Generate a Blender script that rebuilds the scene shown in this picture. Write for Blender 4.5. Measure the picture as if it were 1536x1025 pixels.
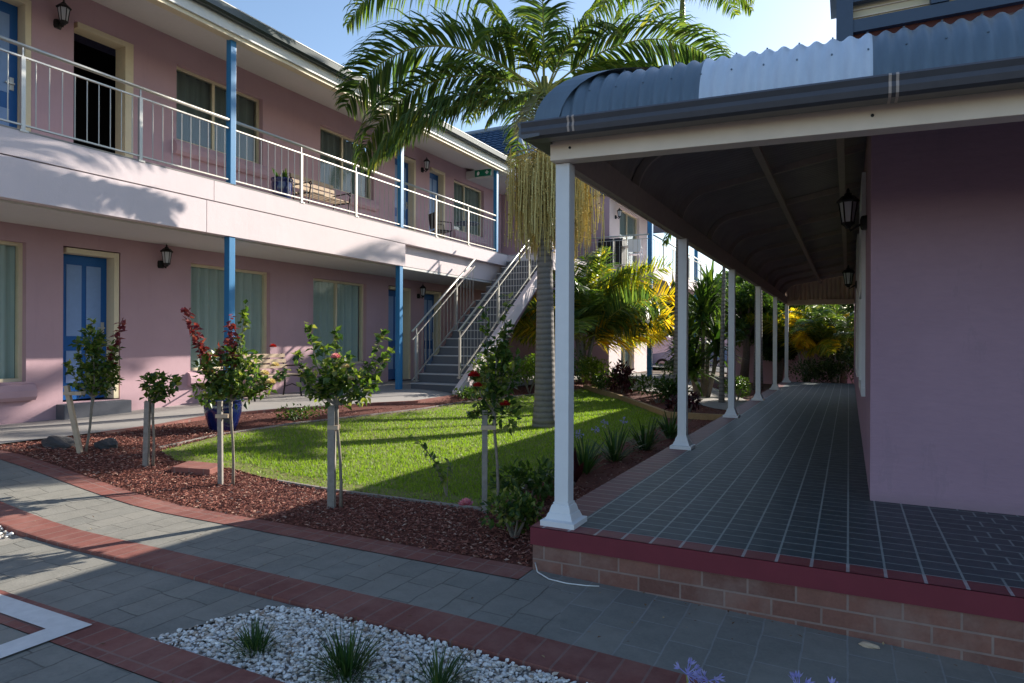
import bpy, bmesh, math, random
import numpy as np
from mathutils import Vector, Matrix
from mathutils.geometry import delaunay_2d_cdt
R = math.radians
PI = math.pi
sc = bpy.context.scene
for o in list(bpy.data.objects): bpy.data.objects.remove(o)
col = sc.collection
# ---------------------------------------------------------------- camera
YAW, ROLL = R(27.05), R(0.23)
F = Vector((-math.sin(YAW), math.cos(YAW), 0)); RT = Vector((math.cos(YAW), math.sin(YAW), 0)); UP = Vector((0, 0, 1))
r_ = RT*math.cos(ROLL) + UP*math.sin(ROLL); u_ = -RT*math.sin(ROLL) + UP*math.cos(ROLL)
cd = bpy.data.cameras.new('camera'); cam = bpy.data.objects.new('camera', cd); col.objects.link(cam)
m = Matrix((r_, u_, -F)).transposed().to_4x4(); m.translation = Vector((0, 0, 1.4)); cam.matrix_world = m
cd.sensor_width = 36; cd.lens = 989.1/1536*36; cd.clip_start = .05; cd.clip_end = 2000
sc.camera = cam
# ---------------------------------------------------------------- sky, sun, exposure
SUN_EL, SUN_AZ = R(24.5), R(23.2)      # azimuth from +Y towards +X
w = bpy.data.worlds.new('World'); sc.world = w; w.use_nodes = True
nt = w.node_tree; nt.nodes.clear()
sk = nt.nodes.new('ShaderNodeTexSky'); sk.sky_type = 'NISHITA'; sk.sun_disc = False
sk.sun_elevation = SUN_EL; sk.sun_rotation = SUN_AZ; sk.air_density = 1.0; sk.dust_density = 0.6; sk.ozone_density = 1.6
bg = nt.nodes.new('ShaderNodeBackground'); bg.inputs[1].default_value = 0.115
wo = nt.nodes.new('ShaderNodeOutputWorld'); nt.links.new(sk.outputs[0], bg.inputs[0]); nt.links.new(bg.outputs[0], wo.inputs[0])
sd = bpy.data.lights.new('sun', 'SUN'); sd.energy = 5.0; sd.angle = R(.5); sd.color = (1, .93, .82)
so = bpy.data.objects.new('sun', sd); col.objects.link(so)
S = Vector((math.sin(SUN_AZ)*math.cos(SUN_EL), math.cos(SUN_AZ)*math.cos(SUN_EL), math.sin(SUN_EL)))
so.rotation_euler = S.to_track_quat('Z', 'Y').to_euler(); so.location = S*50
sc.view_settings.view_transform = 'Standard'; sc.view_settings.look = 'None'; sc.view_settings.exposure = 1.0; sc.view_settings.gamma = 1
sc.render.engine = 'CYCLES'; sc.cycles.max_bounces = 6; sc.cycles.transparent_max_bounces = 12
# ---------------------------------------------------------------- materials
class N:
    def __init__(s, name):
        s.m = bpy.data.materials.new(name); s.m.use_nodes = True; s.t = s.m.node_tree; s.t.nodes.clear()
        s.out = s.n('ShaderNodeOutputMaterial')
    def n(s, k, **kw):
        x = s.t.nodes.new(k)
        for a, b in kw.items(): setattr(x, a, b)
        return x
    def l(s, a, b): s.t.links.new(a, b)
    def set(s, node, i, v):
        if hasattr(v, 'links'): s.l(v, node.inputs[i])
        else: node.inputs[i].default_value = v
    def math(s, op, a, b=0.0, c=0.0):
        x = s.n('ShaderNodeMath', operation=op); s.set(x, 0, a); s.set(x, 1, b); s.set(x, 2, c); return x.outputs[0]
    def mix(s, f, a, b, mode='MIX'):
        x = s.n('ShaderNodeMix', data_type='RGBA', blend_type=mode)
        s.set(x, 0, f)
        for i, v in ((6, a), (7, b)):
            if isinstance(v, tuple) and len(v) == 3: v = v + (1,)
            s.set(x, i, v)
        return x.outputs[2]
    def ramp(s, f, stops):
        x = s.n('ShaderNodeValToRGB'); e = x.color_ramp.elements
        while len(e) < len(stops): e.new(.5)
        for q, (p, c) in zip(e, stops): q.position = p; q.color = tuple(c) + (1,)
        s.set(x, 0, f); return x.outputs[0]
    def noise(s, scale, detail=3, rough=.55, vec=None, out=0):
        x = s.n('ShaderNodeTexNoise'); x.inputs['Scale'].default_value = scale; x.inputs['Detail'].default_value = detail
        x.inputs['Roughness'].default_value = rough
        if vec: s.l(vec, x.inputs['Vector'])
        return x.outputs[out]
    def pos(s): return s.n('ShaderNodeNewGeometry').outputs['Position']
    def xyz(s, v):
        x = s.n('ShaderNodeSeparateXYZ'); s.l(v, x.inputs[0]); return x.outputs
    def comb(s, a, b, c=0.0):
        x = s.n('ShaderNodeCombineXYZ'); s.set(x, 0, a); s.set(x, 1, b); s.set(x, 2, c); return x.outputs[0]
    def bump(s, h, st=.3, dist=.01):
        x = s.n('ShaderNodeBump'); x.inputs['Strength'].default_value = st; x.inputs['Distance'].default_value = dist
        s.l(h, x.inputs['Height']); return x.outputs[0]
    def pr(s, c, rough=.8, metal=0, nrm=None, spec=.4):
        x = s.n('ShaderNodeBsdfPrincipled')
        if isinstance(c, tuple) and len(c) == 3: c = c + (1,)
        s.set(x, 'Base Color', c); s.set(x, 'Roughness', rough); s.set(x, 'Metallic', metal)
        x.inputs['Specular IOR Level'].default_value = spec
        if nrm: s.l(nrm, x.inputs['Normal'])
        s.l(x.outputs[0], s.out.inputs[0]); return x
MATS = {}
def render_wall(name, c, amp=.1, rough=.9, grain=90):
    s = N(name); p = s.pos()
    n1 = s.noise(1.3, 4, .6, p); n2 = s.noise(grain, 3, .6, p); n3 = s.noise(6, 5, .65, p)
    X = s.xyz(p); n4 = s.noise(1.0, 5, .7, s.comb(s.math('MULTIPLY', X[0], 9.0), s.math('MULTIPLY', X[1], 9.0), s.math('MULTIPLY', X[2], .8)))
    d = tuple(x*(1-amp*1.6) for x in c); b = tuple(min(1, x*(1+amp)) for x in c)
    k = s.mix(n1, d, b); k = s.mix(s.math('MULTIPLY', n3, .5), k, tuple(x*.92 for x in c))
    cl_ = s.n('ShaderNodeClamp'); s.l(s.math('MULTIPLY', s.math('SUBTRACT', n4, .56), 3.2), cl_.inputs[0])
    k = s.mix(s.math('MULTIPLY', cl_.outputs[0], .30), k, tuple(x*.62 for x in c))
    s.pr(k, rough, nrm=s.bump(s.math('ADD', n2, s.math('MULTIPLY', n3, 1.5)), .35, .005)); return s.m
def plain(name, c, rough=.6, metal=0, var=.08, spec=.4, scale=14):
    s = N(name); p = s.pos(); n = s.noise(scale, 4, .6, p)
    k = s.mix(n, tuple(x*(1-var*2) for x in c), tuple(min(1, x*(1+var)) for x in c))
    s.pr(k, rough, metal, s.bump(s.noise(60, 2, .5, p), .08, .003), spec); return s.m
def leafmat(name, stops, trans=.4, rough=.45):
    s = N(name); g = s.n('ShaderNodeNewGeometry'); k = s.ramp(g.outputs['Random Per Island'], stops)
    n = s.noise(2.2, 2, .5, g.outputs['Position']); k = s.mix(s.math('MULTIPLY', n, .55), k, (stops[0][1][0]*.7, stops[0][1][1]*.7, stops[0][1][2]*.7))
    if name == 'grass_blade':
        n9 = s.noise(.9, 5, .7, g.outputs['Position']); c9 = s.n('ShaderNodeClamp'); s.l(s.math('MULTIPLY', s.math('SUBTRACT', n9, .52), 4.0), c9.inputs[0]); k = s.mix(s.math('MULTIPLY', c9.outputs[0], .35), k, (.40, .38, .10))
    b = s.n('ShaderNodeBsdfPrincipled'); s.l(k, b.inputs['Base Color']); b.inputs['Roughness'].default_value = rough
    b.inputs['Specular IOR Level'].default_value = .45
    t = s.n('ShaderNodeBsdfTranslucent'); br = s.mix(1.0, k, (1.5, 1.6, .75), 'MULTIPLY'); s.l(br, t.inputs[0])
    mx = s.n('ShaderNodeMixShader'); mx.inputs[0].default_value = trans; s.l(b.outputs[0], mx.inputs[1]); s.l(t.outputs[0], mx.inputs[2])
    s.l(mx.outputs[0], s.out.inputs[0]); return s.m
def islandmat(name, stops, rough=.8, spec=.3):
    s = N(name); g = s.n('ShaderNodeNewGeometry'); k = s.ramp(g.outputs['Random Per Island'], stops)
    s.pr(k, rough, spec=spec); return s.m
def brickmat(name, ax, ay, w_, h_, mort, c1, c2, cm, rough=.85, msm=.1, off=.5, freq=2, sq=1, sqf=2, warp=0.0, bump=.5, sx=0.0, sy=0.0, dirt=None):
    s = N(name); p = s.pos(); X = s.xyz(p)
    a = s.math('ADD', X[ax], sx); b = s.math('ADD', X[ay], sy)
    if warp:
        nn = s.xyz(s.noise(5, 2, .5, p, out=1))
        a = s.math('ADD', a, s.math('MULTIPLY', s.math('SUBTRACT', nn[0], .5), warp)); b = s.math('ADD', b, s.math('MULTIPLY', s.math('SUBTRACT', nn[1], .5), warp))
    t = s.n('ShaderNodeTexBrick', offset=off, offset_frequency=freq, squash=sq, squash_frequency=sqf)
    s.l(s.comb(a, b), t.inputs['Vector'])
    t.inputs['Color1'].default_value = c1+(1,); t.inputs['Color2'].default_value = c2+(1,); t.inputs['Mortar'].default_value = cm+(1,)
    t.inputs['Scale'].default_value = 1; t.inputs['Mortar Size'].default_value = mort; t.inputs['Mortar Smooth'].default_value = msm
    t.inputs['Brick Width'].default_value = w_; t.inputs['Row Height'].default_value = h_
    n = s.noise(9, 5, .65, p); n2 = s.noise(70, 3, .6, p)
    k = s.mix(s.math('MULTIPLY', n, .75), t.outputs[0], tuple(x*.45 for x in c2))
    k = s.mix(s.math('MULTIPLY', n2, .35), k, tuple(min(1, x*1.5) for x in c1))
    if dirt:
        n3 = s.noise(2.3, 5, .7, p); f = s.math('MULTIPLY', s.math('GREATER_THAN', n3, .0), s.math('MULTIPLY', s.math('SUBTRACT', n3, .45), 2.2))
        x = s.n('ShaderNodeClamp'); s.l(f, x.inputs[0]); k = s.mix(x.outputs[0], k, dirt)
    h = s.math('ADD', s.math('MULTIPLY', t.outputs['Fac'], -1.0), s.math('MULTIPLY', n2, .35)); h = s.math('ADD', h, s.math('MULTIPLY', n, .5))
    s.pr(k, rough, nrm=s.bump(h, bump, .006)); return s.m
M = MATS
M['wall'] = render_wall('pink_render', (.525, .345, .385), .12)
M['fascia'] = render_wall('pale_pink_render', (.74, .635, .645), .07)
M['purple'] = render_wall('mauve_render', (.39, .255, .365), .14, grain=26)
def splash():
    s = N('mauve_render_worn'); p = s.pos(); X = s.xyz(p)
    n1 = s.noise(1.1, 5, .65, p); n2 = s.noise(26, 3, .6, s.comb(s.math('MULTIPLY', X[0], .35), X[1], X[2])); n3 = s.noise(5, 5, .7, s.comb(X[0], X[1], s.math('MULTIPLY', X[2], .25)))
    k = s.mix(n1, (.31, .195, .26), (.47, .305, .395)); k = s.mix(s.math('MULTIPLY', n2, .45), k, (.27, .18, .26)); k = s.mix(s.math('MULTIPLY', s.math('GREATER_THAN', n3, .60), .22), k, (.26, .19, .25))
    c = s.n('ShaderNodeClamp'); s.l(s.math('SUBTRACT', .75, s.math('MULTIPLY', s.math('SUBTRACT', X[2], .27), s.math('ADD', 4.0, s.math('MULTIPLY', n3, 9.0)))), c.inputs[0])
    k = s.mix(s.math('MULTIPLY', c.outputs[0], .5), k, (.20, .16, .17))
    s.pr(k, .8, nrm=s.bump(s.math('ADD', n2, s.math('MULTIPLY', n1, 2.0)), .5, .008)); return s.m
M['purple'] = splash()
M['soffit'] = plain('soffit_white', (.66, .64, .62), .8, var=.04)
M['cream'] = plain('cream_paint', (.72, .62, .43), .55, var=.05)
M['white'] = plain('white_paint', (.74, .75, .78), .45, var=.04)
M['beam'] = plain('cream_beam_paint', (.84, .70, .58), .5, var=.08, scale=5)
M['blue'] = plain('blue_paint', (.03, .20, .42), .4, var=.06)
M['dblue'] = plain('door_blue_paint', (.008, .10, .33), .4, var=.06)
M['pblue'] = plain('door_panel_pale_blue', (.22, .34, .58), .45, var=.06)
M['metal'] = plain('galvanised_metal', (.50, .48, .44), .38, .55, var=.06)
M['trim'] = plain('off_white_trim', (.70, .70, .68), .45, var=.05)
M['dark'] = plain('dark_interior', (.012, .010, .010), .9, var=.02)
M['black'] = plain('black_iron', (.012, .012, .014), .45, .2, var=.05)
M['gutter'] = plain('gutter_brown_grey', (.085, .085, .10), .38, .15, var=.1, spec=.5)
M['concrete'] = render_wall('grey_concrete', (.34, .32, .30), .14, grain=60)
M['step'] = render_wall('step_concrete', (.115, .12, .14), .16, grain=60)
M['nosing'] = plain('step_nosing', (.42, .42, .44), .7)
M['terrace'] = render_wall('terrace_concrete', (.34, .315, .295), .16, grain=50)
M['timber'] = plain('weathered_timber', (.30, .27, .24), .85, var=.25, scale=25)
M['paletimber'] = plain('pale_timber', (.55, .42, .30), .8, var=.15)
M['stem'] = plain('woody_stem', (.26, .22, .18), .85, var=.3, scale=30)
M['edging'] = plain('timber_edging', (.42, .27, .13), .85, var=.2)
M['lantern_glass'] = plain('lantern_glass', (.55, .58, .62), .15, var=.05, spec=.6)
M['potblue'] = plain('cobalt_glaze', (.008, .016, .10), .10, var=.2, spec=.8)
M['soil'] = plain('potting_soil', (.05, .03, .02), .95, var=.3)
M['rock'] = render_wall('dark_rock', (.075, .072, .075), .5, grain=14)
M['green_sign'] = plain('green_sign_face', (.0, .16, .09), .4, var=.02)
M['kerbpaint'] = plain('white_road_paint', (.72, .70, .68), .75, var=.12, scale=18)
M['redband'] = plain('red_painted_edge', (.17, .022, .038), .5, var=.12, scale=6)
M['ground'] = render_wall('bare_soil', (.10, .065, .04), .3)
M['asphalt'] = render_wall('asphalt', (.09, .09, .095), .2)
M['lawnbase'] = render_wall('lawn_soil', (.17, .18, .05), .3)
M['bedbase'] = render_wall('mulch_bed', (.13, .035, .022), .4, grain=60)
M['gravelbase'] = render_wall('gravel_bed', (.30, .28, .25), .3)
M['carblue'] = plain('car_paint', (.22, .30, .42), .25, .4, var=.02, spec=.6)
M['tyre'] = plain('rubber', (.02, .02, .02), .8)
M['alloy'] = plain('alloy', (.5, .5, .52), .3, .7)
M['tile'] = plain('blue_roof_tile', (.045, .095, .19), .42, var=.35, spec=.5, scale=7)
M['tileridge'] = plain('ridge_tile', (.30, .34, .40), .45, var=.1)
def sheetmat(name, c, dirt):
    s = N(name); p = s.pos(); X = s.xyz(p)
    a = s.noise(1.0, 5, .7, s.comb(s.math('MULTIPLY', X[0], 14.0), s.math('MULTIPLY', X[1], 3.0), s.math('MULTIPLY', X[2], 3.0))); b = s.noise(3, 5, .7, p)
    k = s.mix(a, tuple(x*.72 for x in c), tuple(min(1, x*1.15) for x in c)); k = s.mix(s.math('MULTIPLY', b, .45), k, dirt)
    s.pr(k, s.math('ADD', .25, s.math('MULTIPLY', b, .35)), .1, s.bump(b, .15, .01), .5); return s.m
M['roofdark'] = sheetmat('blue_grey_sheet', (.14, .20, .27), (.09, .12, .15)) or plain('blue_grey_sheet', (.115, .165, .22), .38, .1, var=.2, spec=.5, scale=6)
M['roofpale'] = sheetmat('pale_blue_sheet', (.66, .75, .90), (.46, .50, .55)) or plain('pale_blue_sheet', (.62, .70, .84), .4, .05, var=.08, spec=.5, scale=4)
M['slate'] = plain('slate_blue_frame', (.06, .09, .14), .5)
M['under'] = plain('rafter_paint', (.46, .38, .34), .7, var=.12)
M['redbrick'] = brickmat('red_brick_wall', 0, 2, .23, .086, .008, (.14, .045, .035), (.10, .03, .025), (.2, .16, .14))
M['plinth'] = brickmat('brick_plinth', 0, 2, .235, .088, .0055, (.27, .125, .095), (.13, .055, .045), (.34, .28, .25), sy=.016, dirt=(.30, .22, .19), bump=.8)
M['plinthside'] = brickmat('brick_plinth_side', 1, 2, .235, .0795, .0055, (.30, .17, .13), (.17, .085, .065), (.30, .25, .21), dirt=(.34, .26, .21))
M['paver'] = brickmat('stamped_paver', 1, 0, .40, .19, .005, (.28, .262, .225), (.185, .185, .168), (.06, .056, .048), off=.37, freq=2, sq=.62, sqf=3, warp=.045, msm=.5, bump=.7, dirt=(.30, .285, .25))
M['paver2'] = brickmat('square_paver', 1, 0, .30, .19, .005, (.27, .256, .222), (.18, .18, .165), (.34, .35, .35), off=.5, freq=2, warp=.02, msm=.4, bump=.5, dirt=(.29, .275, .24))
M['borderY'] = brickmat('red_border_brick', 1, 0, .60, .127, .006, (.27, .095, .075), (.18, .062, .052), (.24, .19, .17), off=0, bump=.5, dirt=(.33, .17, .14))
M['tilered'] = brickmat('verandah_red_tile', 0, 1, .60, .13, .006, (.20, .055, .06), (.13, .042, .046), (.42, .38, .38), off=0, rough=.5, bump=.3)
M['tileredf'] = brickmat('verandah_red_front_tile', 1, 0, .60, .165, .008, (.26, .055, .06), (.18, .042, .048), (.60, .62, .62), off=0, rough=.5, bump=.3)
def floor_tile():
    s = N('verandah_tile'); p = s.pos(); X = s.xyz(p)
    def br(off, m_):
        t = s.n('ShaderNodeTexBrick', offset=off, offset_frequency=2)
        s.l(s.comb(X[0], X[1]), t.inputs['Vector'])
        t.inputs['Color1'].default_value = (.048, .070, .086, 1); t.inputs['Color2'].default_value = (.030, .048, .060, 1); t.inputs['Mortar'].default_value = (.34, .40, .39, 1)
        t.inputs['Scale'].default_value = 1; t.inputs['Mortar Size'].default_value = m_; t.inputs['Mortar Smooth'].default_value = .2
        t.inputs['Brick Width'].default_value = .165; t.inputs['Row Height'].default_value = .13
        return t
    a = br(0, .0055); b = br(.5, .006)
    side = s.math('GREATER_THAN', X[0], .6)
    k = s.mix(side, a.outputs[0], b.outputs[0])
    fr = s.math('FRACT', s.math('DIVIDE', s.math('ADD', X[0], 9.9), .165)); ln = s.math('LESS_THAN', s.math('ABSOLUTE', s.math('SUBTRACT', s.math('FRACT', s.math('ADD', fr, .5)), .5)), .034)
    ln = s.math('MULTIPLY', ln, s.math('SUBTRACT', 1.0, side))
    wear = s.noise(14, 4, .7, p)
    k = s.mix(s.math('MULTIPLY', ln, s.math('ADD', .3, s.math('MULTIPLY', wear, .6))), k, (.44, .50, .48))
    k = s.mix(s.math('MULTIPLY', wear, .6), k, (.03, .045, .055)); lw = s.noise(.8, 4, .7, p); k = s.mix(s.math('MULTIPLY', lw, .25), k, (.11, .125, .13))
    s.pr(k, s.math('ADD', .35, s.math('MULTIPLY', wear, .3)), nrm=s.bump(s.noise(50, 3, .6, p), .2, .003), spec=.5); return s.m
M['grout'] = plain('grout', (.34, .38, .38), .8)
M['floortile'] = floor_tile()
def curtain_mat(name, c, refl):
    s = N(name); p = s.pos(); X = s.xyz(p)
    n = s.noise(40, 2, .5, s.comb(X[0], X[1], s.math('MULTIPLY', X[2], .05)))
    s.pr(s.mix(n, tuple(x*.75 for x in c), c), .9); return s.m
M['curtain'] = curtain_mat('teal_curtain', (.47, .55, .50), 0)
M['gutter_green'] = plain('dark_green_gutter', (.03, .045, .045), .25, .1, spec=.6)
M['lining'] = plain('verandah_lining', (.36, .32, .30), .6, var=.2, scale=3)
M['curtaingrey'] = curtain_mat('grey_curtain', (.30, .34, .30), 0)
def glass_mat(nm, kf):
    s = N(nm); g = s.n('ShaderNodeBsdfGlossy'); g.inputs['Roughness'].default_value = .03; g.inputs[0].default_value = (.9, .95, 1, 1)
    t = s.n('ShaderNodeBsdfTransparent'); t.inputs[0].default_value = (.94, .98, .98, 1)
    f = s.n('ShaderNodeFresnel'); f.inputs[0].default_value = 1.6
    x = s.n('ShaderNodeMixShader'); s.l(s.math('MULTIPLY', f.outputs[0], kf), x.inputs[0]); s.l(t.outputs[0], x.inputs[1]); s.l(g.outputs[0], x.inputs[2])
    s.l(x.outputs[0], s.out.inputs[0]); return s.m
M['glass'] = glass_mat('window_glass', 1.0); M['glasslow'] = glass_mat('shaded_window_glass', .28)
def trunk_mat():
    s = N('ringed_palm_trunk'); p = s.pos(); X = s.xyz(p)
    n = s.noise(3, 4, .6, p)
    ph = s.math('ADD', s.math('MULTIPLY', X[2], 70.0), s.math('MULTIPLY', n, 3.0))
    r1 = s.math('ADD', s.math('MULTIPLY', s.math('SINE', ph), .5), .5)
    k = s.mix(s.math('POWER', r1, 3.0), (.22, .20, .18), (.10, .09, .08)); k = s.mix(s.math('MULTIPLY', s.noise(25, 4, .6, p), .6), k, (.27, .25, .23))
    s.pr(k, .9, nrm=s.bump(s.math('ADD', s.math('MULTIPLY', r1, -1.0), s.noise(60, 3, .6, p)), .8, .012)); return s.m
M['trunk'] = trunk_mat()
M['shaft'] = plain('crownshaft', (.20, .21, .05), .4, var=.35, scale=4)
M['bark'] = plain('bark', (.13, .10, .08), .9, var=.35, scale=20)
M['palmleaf'] = leafmat('palm_leaf', [(0, (.05, .10, .035)), (.55, (.11, .17, .05)), (.88, (.22, .27, .06)), (1, (.38, .34, .10))], .48, .28)
M['palmbright'] = leafmat('palm_leaf_bright', [(0, (.05, .10, .02)), (.5, (.13, .20, .03)), (1, (.28, .30, .05))], .5, .4)
M['rachis'] = plain('frond_rib', (.30, .30, .07), .5, var=.2)
M['yellowleaf'] = leafmat('golden_cane_leaf', [(0, (.07, .12, .02)), (.45, (.26, .30, .03)), (.75, (.50, .42, .03)), (1, (.65, .38, .03))], .62, .45)
M['goldleaf'] = leafmat('golden_frond', [(0, (.55, .44, .03)), (.5, (.75, .52, .03)), (1, (.75, .38, .03))], .65, .45)
M['flowerspray'] = islandmat('palm_flower_spray', [(0, (.34, .26, .08)), (.5, (.55, .43, .15)), (1, (.78, .66, .28))], .8)
M['dead'] = leafmat('dry_frond', [(0, (.30, .27, .20)), (.6, (.34, .33, .22)), (1, (.25, .28, .10))], .3, .7)
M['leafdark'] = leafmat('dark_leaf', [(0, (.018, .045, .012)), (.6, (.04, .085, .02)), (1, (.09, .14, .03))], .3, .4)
M['leafmid'] = leafmat('mid_leaf', [(0, (.03, .075, .015)), (.6, (.08, .14, .025)), (1, (.18, .25, .04))], .4, .42)
M['leafrose'] = leafmat('rose_leaf', [(0, (.028, .065, .018)), (.45, (.08, .15, .03)), (.75, (.20, .28, .05)), (1, (.42, .40, .12))], .42, .28)
M['leafbright'] = leafmat('bright_leaf', [(0, (.09, .16, .02)), (.6, (.20, .28, .03)), (1, (.34, .40, .06))], .45, .42)
M['leafred'] = leafmat('red_leaf', [(0, (.10, .012, .02)), (.6, (.24, .03, .05)), (1, (.40, .10, .09))], .35, .4)
M['cordyline'] = leafmat('burgundy_leaf', [(0, (.03, .008, .012)), (1, (.12, .02, .03))], .25, .4)
M['petalred'] = leafmat('red_petal', [(0, (.35, .008, .012)), (1, (.60, .03, .03))], .3, .5)
M['petalpink'] = leafmat('pink_petal', [(0, (.70, .20, .35)), (1, (.85, .45, .55))], .3, .5)
M['petallilac'] = leafmat('lilac_petal', [(0, (.30, .28, .75)), (1, (.55, .52, .90))], .3, .5)
M['petalcream'] = leafmat('cream_petal', [(0, (.62, .45, .28)), (1, (.85, .72, .55))], .3, .5)
M['grass'] = leafmat('grass_blade', [(0, (.14, .24, .02)), (.6, (.24, .37, .025)), (1, (.36, .46, .07))], .45, .5)
M['tuft'] = leafmat('tuft_blade', [(0, (.02, .06, .015)), (.7, (.05, .11, .02)), (1, (.14, .18, .05))], .3, .5)
M['mulch'] = islandmat('red_mulch', [(0, (.08, .026, .019)), (.5, (.22, .075, .054)), (.85, (.33, .14, .105)), (1, (.46, .32, .25))], .9)
M['pebble'] = islandmat('white_pebble', [(0, (.30, .22, .16)), (.14, (.58, .50, .42)), (.5, (.76, .74, .70)), (1, (.88, .86, .83))], .6)
# ---------------------------------------------------------------- mesh helpers
WL = {}
def wl(o): return WL.get(o.name, Vector((0, 0, 0))) if o else Vector((0, 0, 0))
class MB:
    def __init__(s): s.v = []; s.f = []
    def add(s, vs, fs):
        b = len(s.v); s.v += [tuple(x) for x in vs]; s.f += [tuple(i+b for i in f) for f in fs]; return s
    def box(s, a, b, bev=0):
        x0, y0, z0 = (min(a[i], b[i]) for i in range(3)); x1, y1, z1 = (max(a[i], b[i]) for i in range(3))
        v = [(x0, y0, z0), (x1, y0, z0), (x1, y1, z0), (x0, y1, z0), (x0, y0, z1), (x1, y0, z1), (x1, y1, z1), (x0, y1, z1)]
        return s.add(v, [(0, 3, 2, 1), (4, 5, 6, 7), (0, 1, 5, 4), (1, 2, 6, 5), (2, 3, 7, 6), (3, 0, 4, 7)])
    def obox(s, p, q, w_, h_, up=(0, 0, 1)):       # bar from p to q, width w_, height h_
        p = Vector(p); q = Vector(q); d = (q-p).normalized(); sd_ = d.cross(Vector(up))
        if sd_.length < 1e-4: sd_ = Vector((1, 0, 0))
        sd_.normalize(); n = sd_.cross(d).normalized(); v = []
        for c in (p, q):
            for a, b in ((-1, -1), (1, -1), (1, 1), (-1, 1)): v.append(c + sd_*a*w_/2 + n*b*h_/2)
        return s.add(v, [(0, 1, 2, 3), (7, 6, 5, 4), (0, 4, 5, 1), (1, 5, 6, 2), (2, 6, 7, 3), (3, 7, 4, 0)])
    def tube(s, pts, rad, n=8, cap=True):
        pts = [Vector(p) for p in pts]; k = len(pts)
        rs = rad if isinstance(rad, (list, tuple)) else [rad]*k
        v = []; prev = None
        for i, p in enumerate(pts):
            d = (pts[min(i+1, k-1)] - pts[max(i-1, 0)]).normalized()
            a = prev if prev else (Vector((0, 0, 1)) if abs(d.z) < .9 else Vector((1, 0, 0)))
            a = (a - d*a.dot(d)).normalized(); b = d.cross(a); prev = a
            for j in range(n):
                t = 2*PI*j/n; v.append(p + (a*math.cos(t) + b*math.sin(t))*rs[i])
        f = [(i*n+j, i*n+(j+1) % n, (i+1)*n+(j+1) % n, (i+1)*n+j) for i in range(k-1) for j in range(n)]
        if cap: f += [tuple(range(n-1, -1, -1)), tuple((k-1)*n+j for j in range(n))]
        return s.add(v, f)
    def lathe(s, c, prof, n=16, rot=0, cap=True):  # prof [(r,z)]
        c = Vector(c); v = []
        for r, z in prof:
            for j in range(n):
                t = 2*PI*j/n + rot; v.append(c + Vector((r*math.cos(t), r*math.sin(t), z)))
        k = len(prof); f = [(i*n+j, i*n+(j+1) % n, (i+1)*n+(j+1) % n, (i+1)*n+j) for i in range(k-1) for j in range(n)]
        if cap: f += [tuple(range(n-1, -1, -1)), tuple((k-1)*n+j for j in range(n))]
        return s.add(v, f)
    def sweep(s, prof, a, b, ax):                  # prof 2D points (closed) in the plane normal to axis ax, from a to b
        def P(q, t): return (t, q[0], q[1]) if ax == 0 else (q[0], t, q[1])
        n = len(prof); v = [P(q, a) for q in prof] + [P(q, b) for q in prof]
        return s.add(v, [(j, (j+1) % n, n+(j+1) % n, n+j) for j in range(n)] + [tuple(range(n-1, -1, -1)), tuple(range(n, 2*n))])
    def build(s, name, mat, parent=None, smooth=False, kind=None, bevel=0):
        o_ = wl(parent)
        me = bpy.data.meshes.new(name); me.from_pydata([(x-o_.x, y-o_.y, z-o_.z) for x, y, z in s.v], [], s.f); me.update()
        bm = bmesh.new(); bm.from_mesh(me)
        if name in ('roof_sheet', 'lining'): bmesh.ops.remove_doubles(bm, verts=bm.verts, dist=1e-5); bmesh.ops.delete(bm, geom=[v for v in bm.verts if not v.link_faces], context='VERTS')
        if len(s.f) < 5000: bmesh.ops.recalc_face_normals(bm, faces=bm.faces)
        if bevel: bmesh.ops.bevel(bm, geom=bm.edges[:], offset=bevel, segments=2, affect='EDGES', profile=.6)
        bm.to_mesh(me); bm.free()
        if smooth: me.polygons.foreach_set('use_smooth', [True]*len(me.polygons))
        me.materials.append(mat if not isinstance(mat, str) else M[mat])
        o = bpy.data.objects.new(name, me); col.objects.link(o)
        if parent: o.parent = parent; WL[o.name] = o_.copy()
        else: WL[o.name] = Vector((0, 0, 0))
        if kind: o['kind'] = kind
        return o
def thing(name, loc, label, cat, group=None):
    o = bpy.data.objects.new(name, None); col.objects.link(o); o.location = loc; o.empty_display_size = .2
    WL[o.name] = Vector(loc); o['label'] = label; o['category'] = cat
    if group: o['group'] = group
    return o
def tag(o, label=None, cat=None, group=None, kind=None):
    if label: o['label'] = label
    if cat: o['category'] = cat
    if group: o['group'] = group
    if kind: o['kind'] = kind
    return o
def copy_tree(o, parent=None):
    c = o.copy(); col.objects.link(c)
    if parent: c.parent = parent
    for ch in list(o.children): copy_tree(ch, c)
    return c
def rep(o, loc):                                    # repeat a child part at a new offset
    c = o.copy(); col.objects.link(c); c.location = loc
    for ch in list(o.children): copy_tree(ch, c)
    return c
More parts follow.
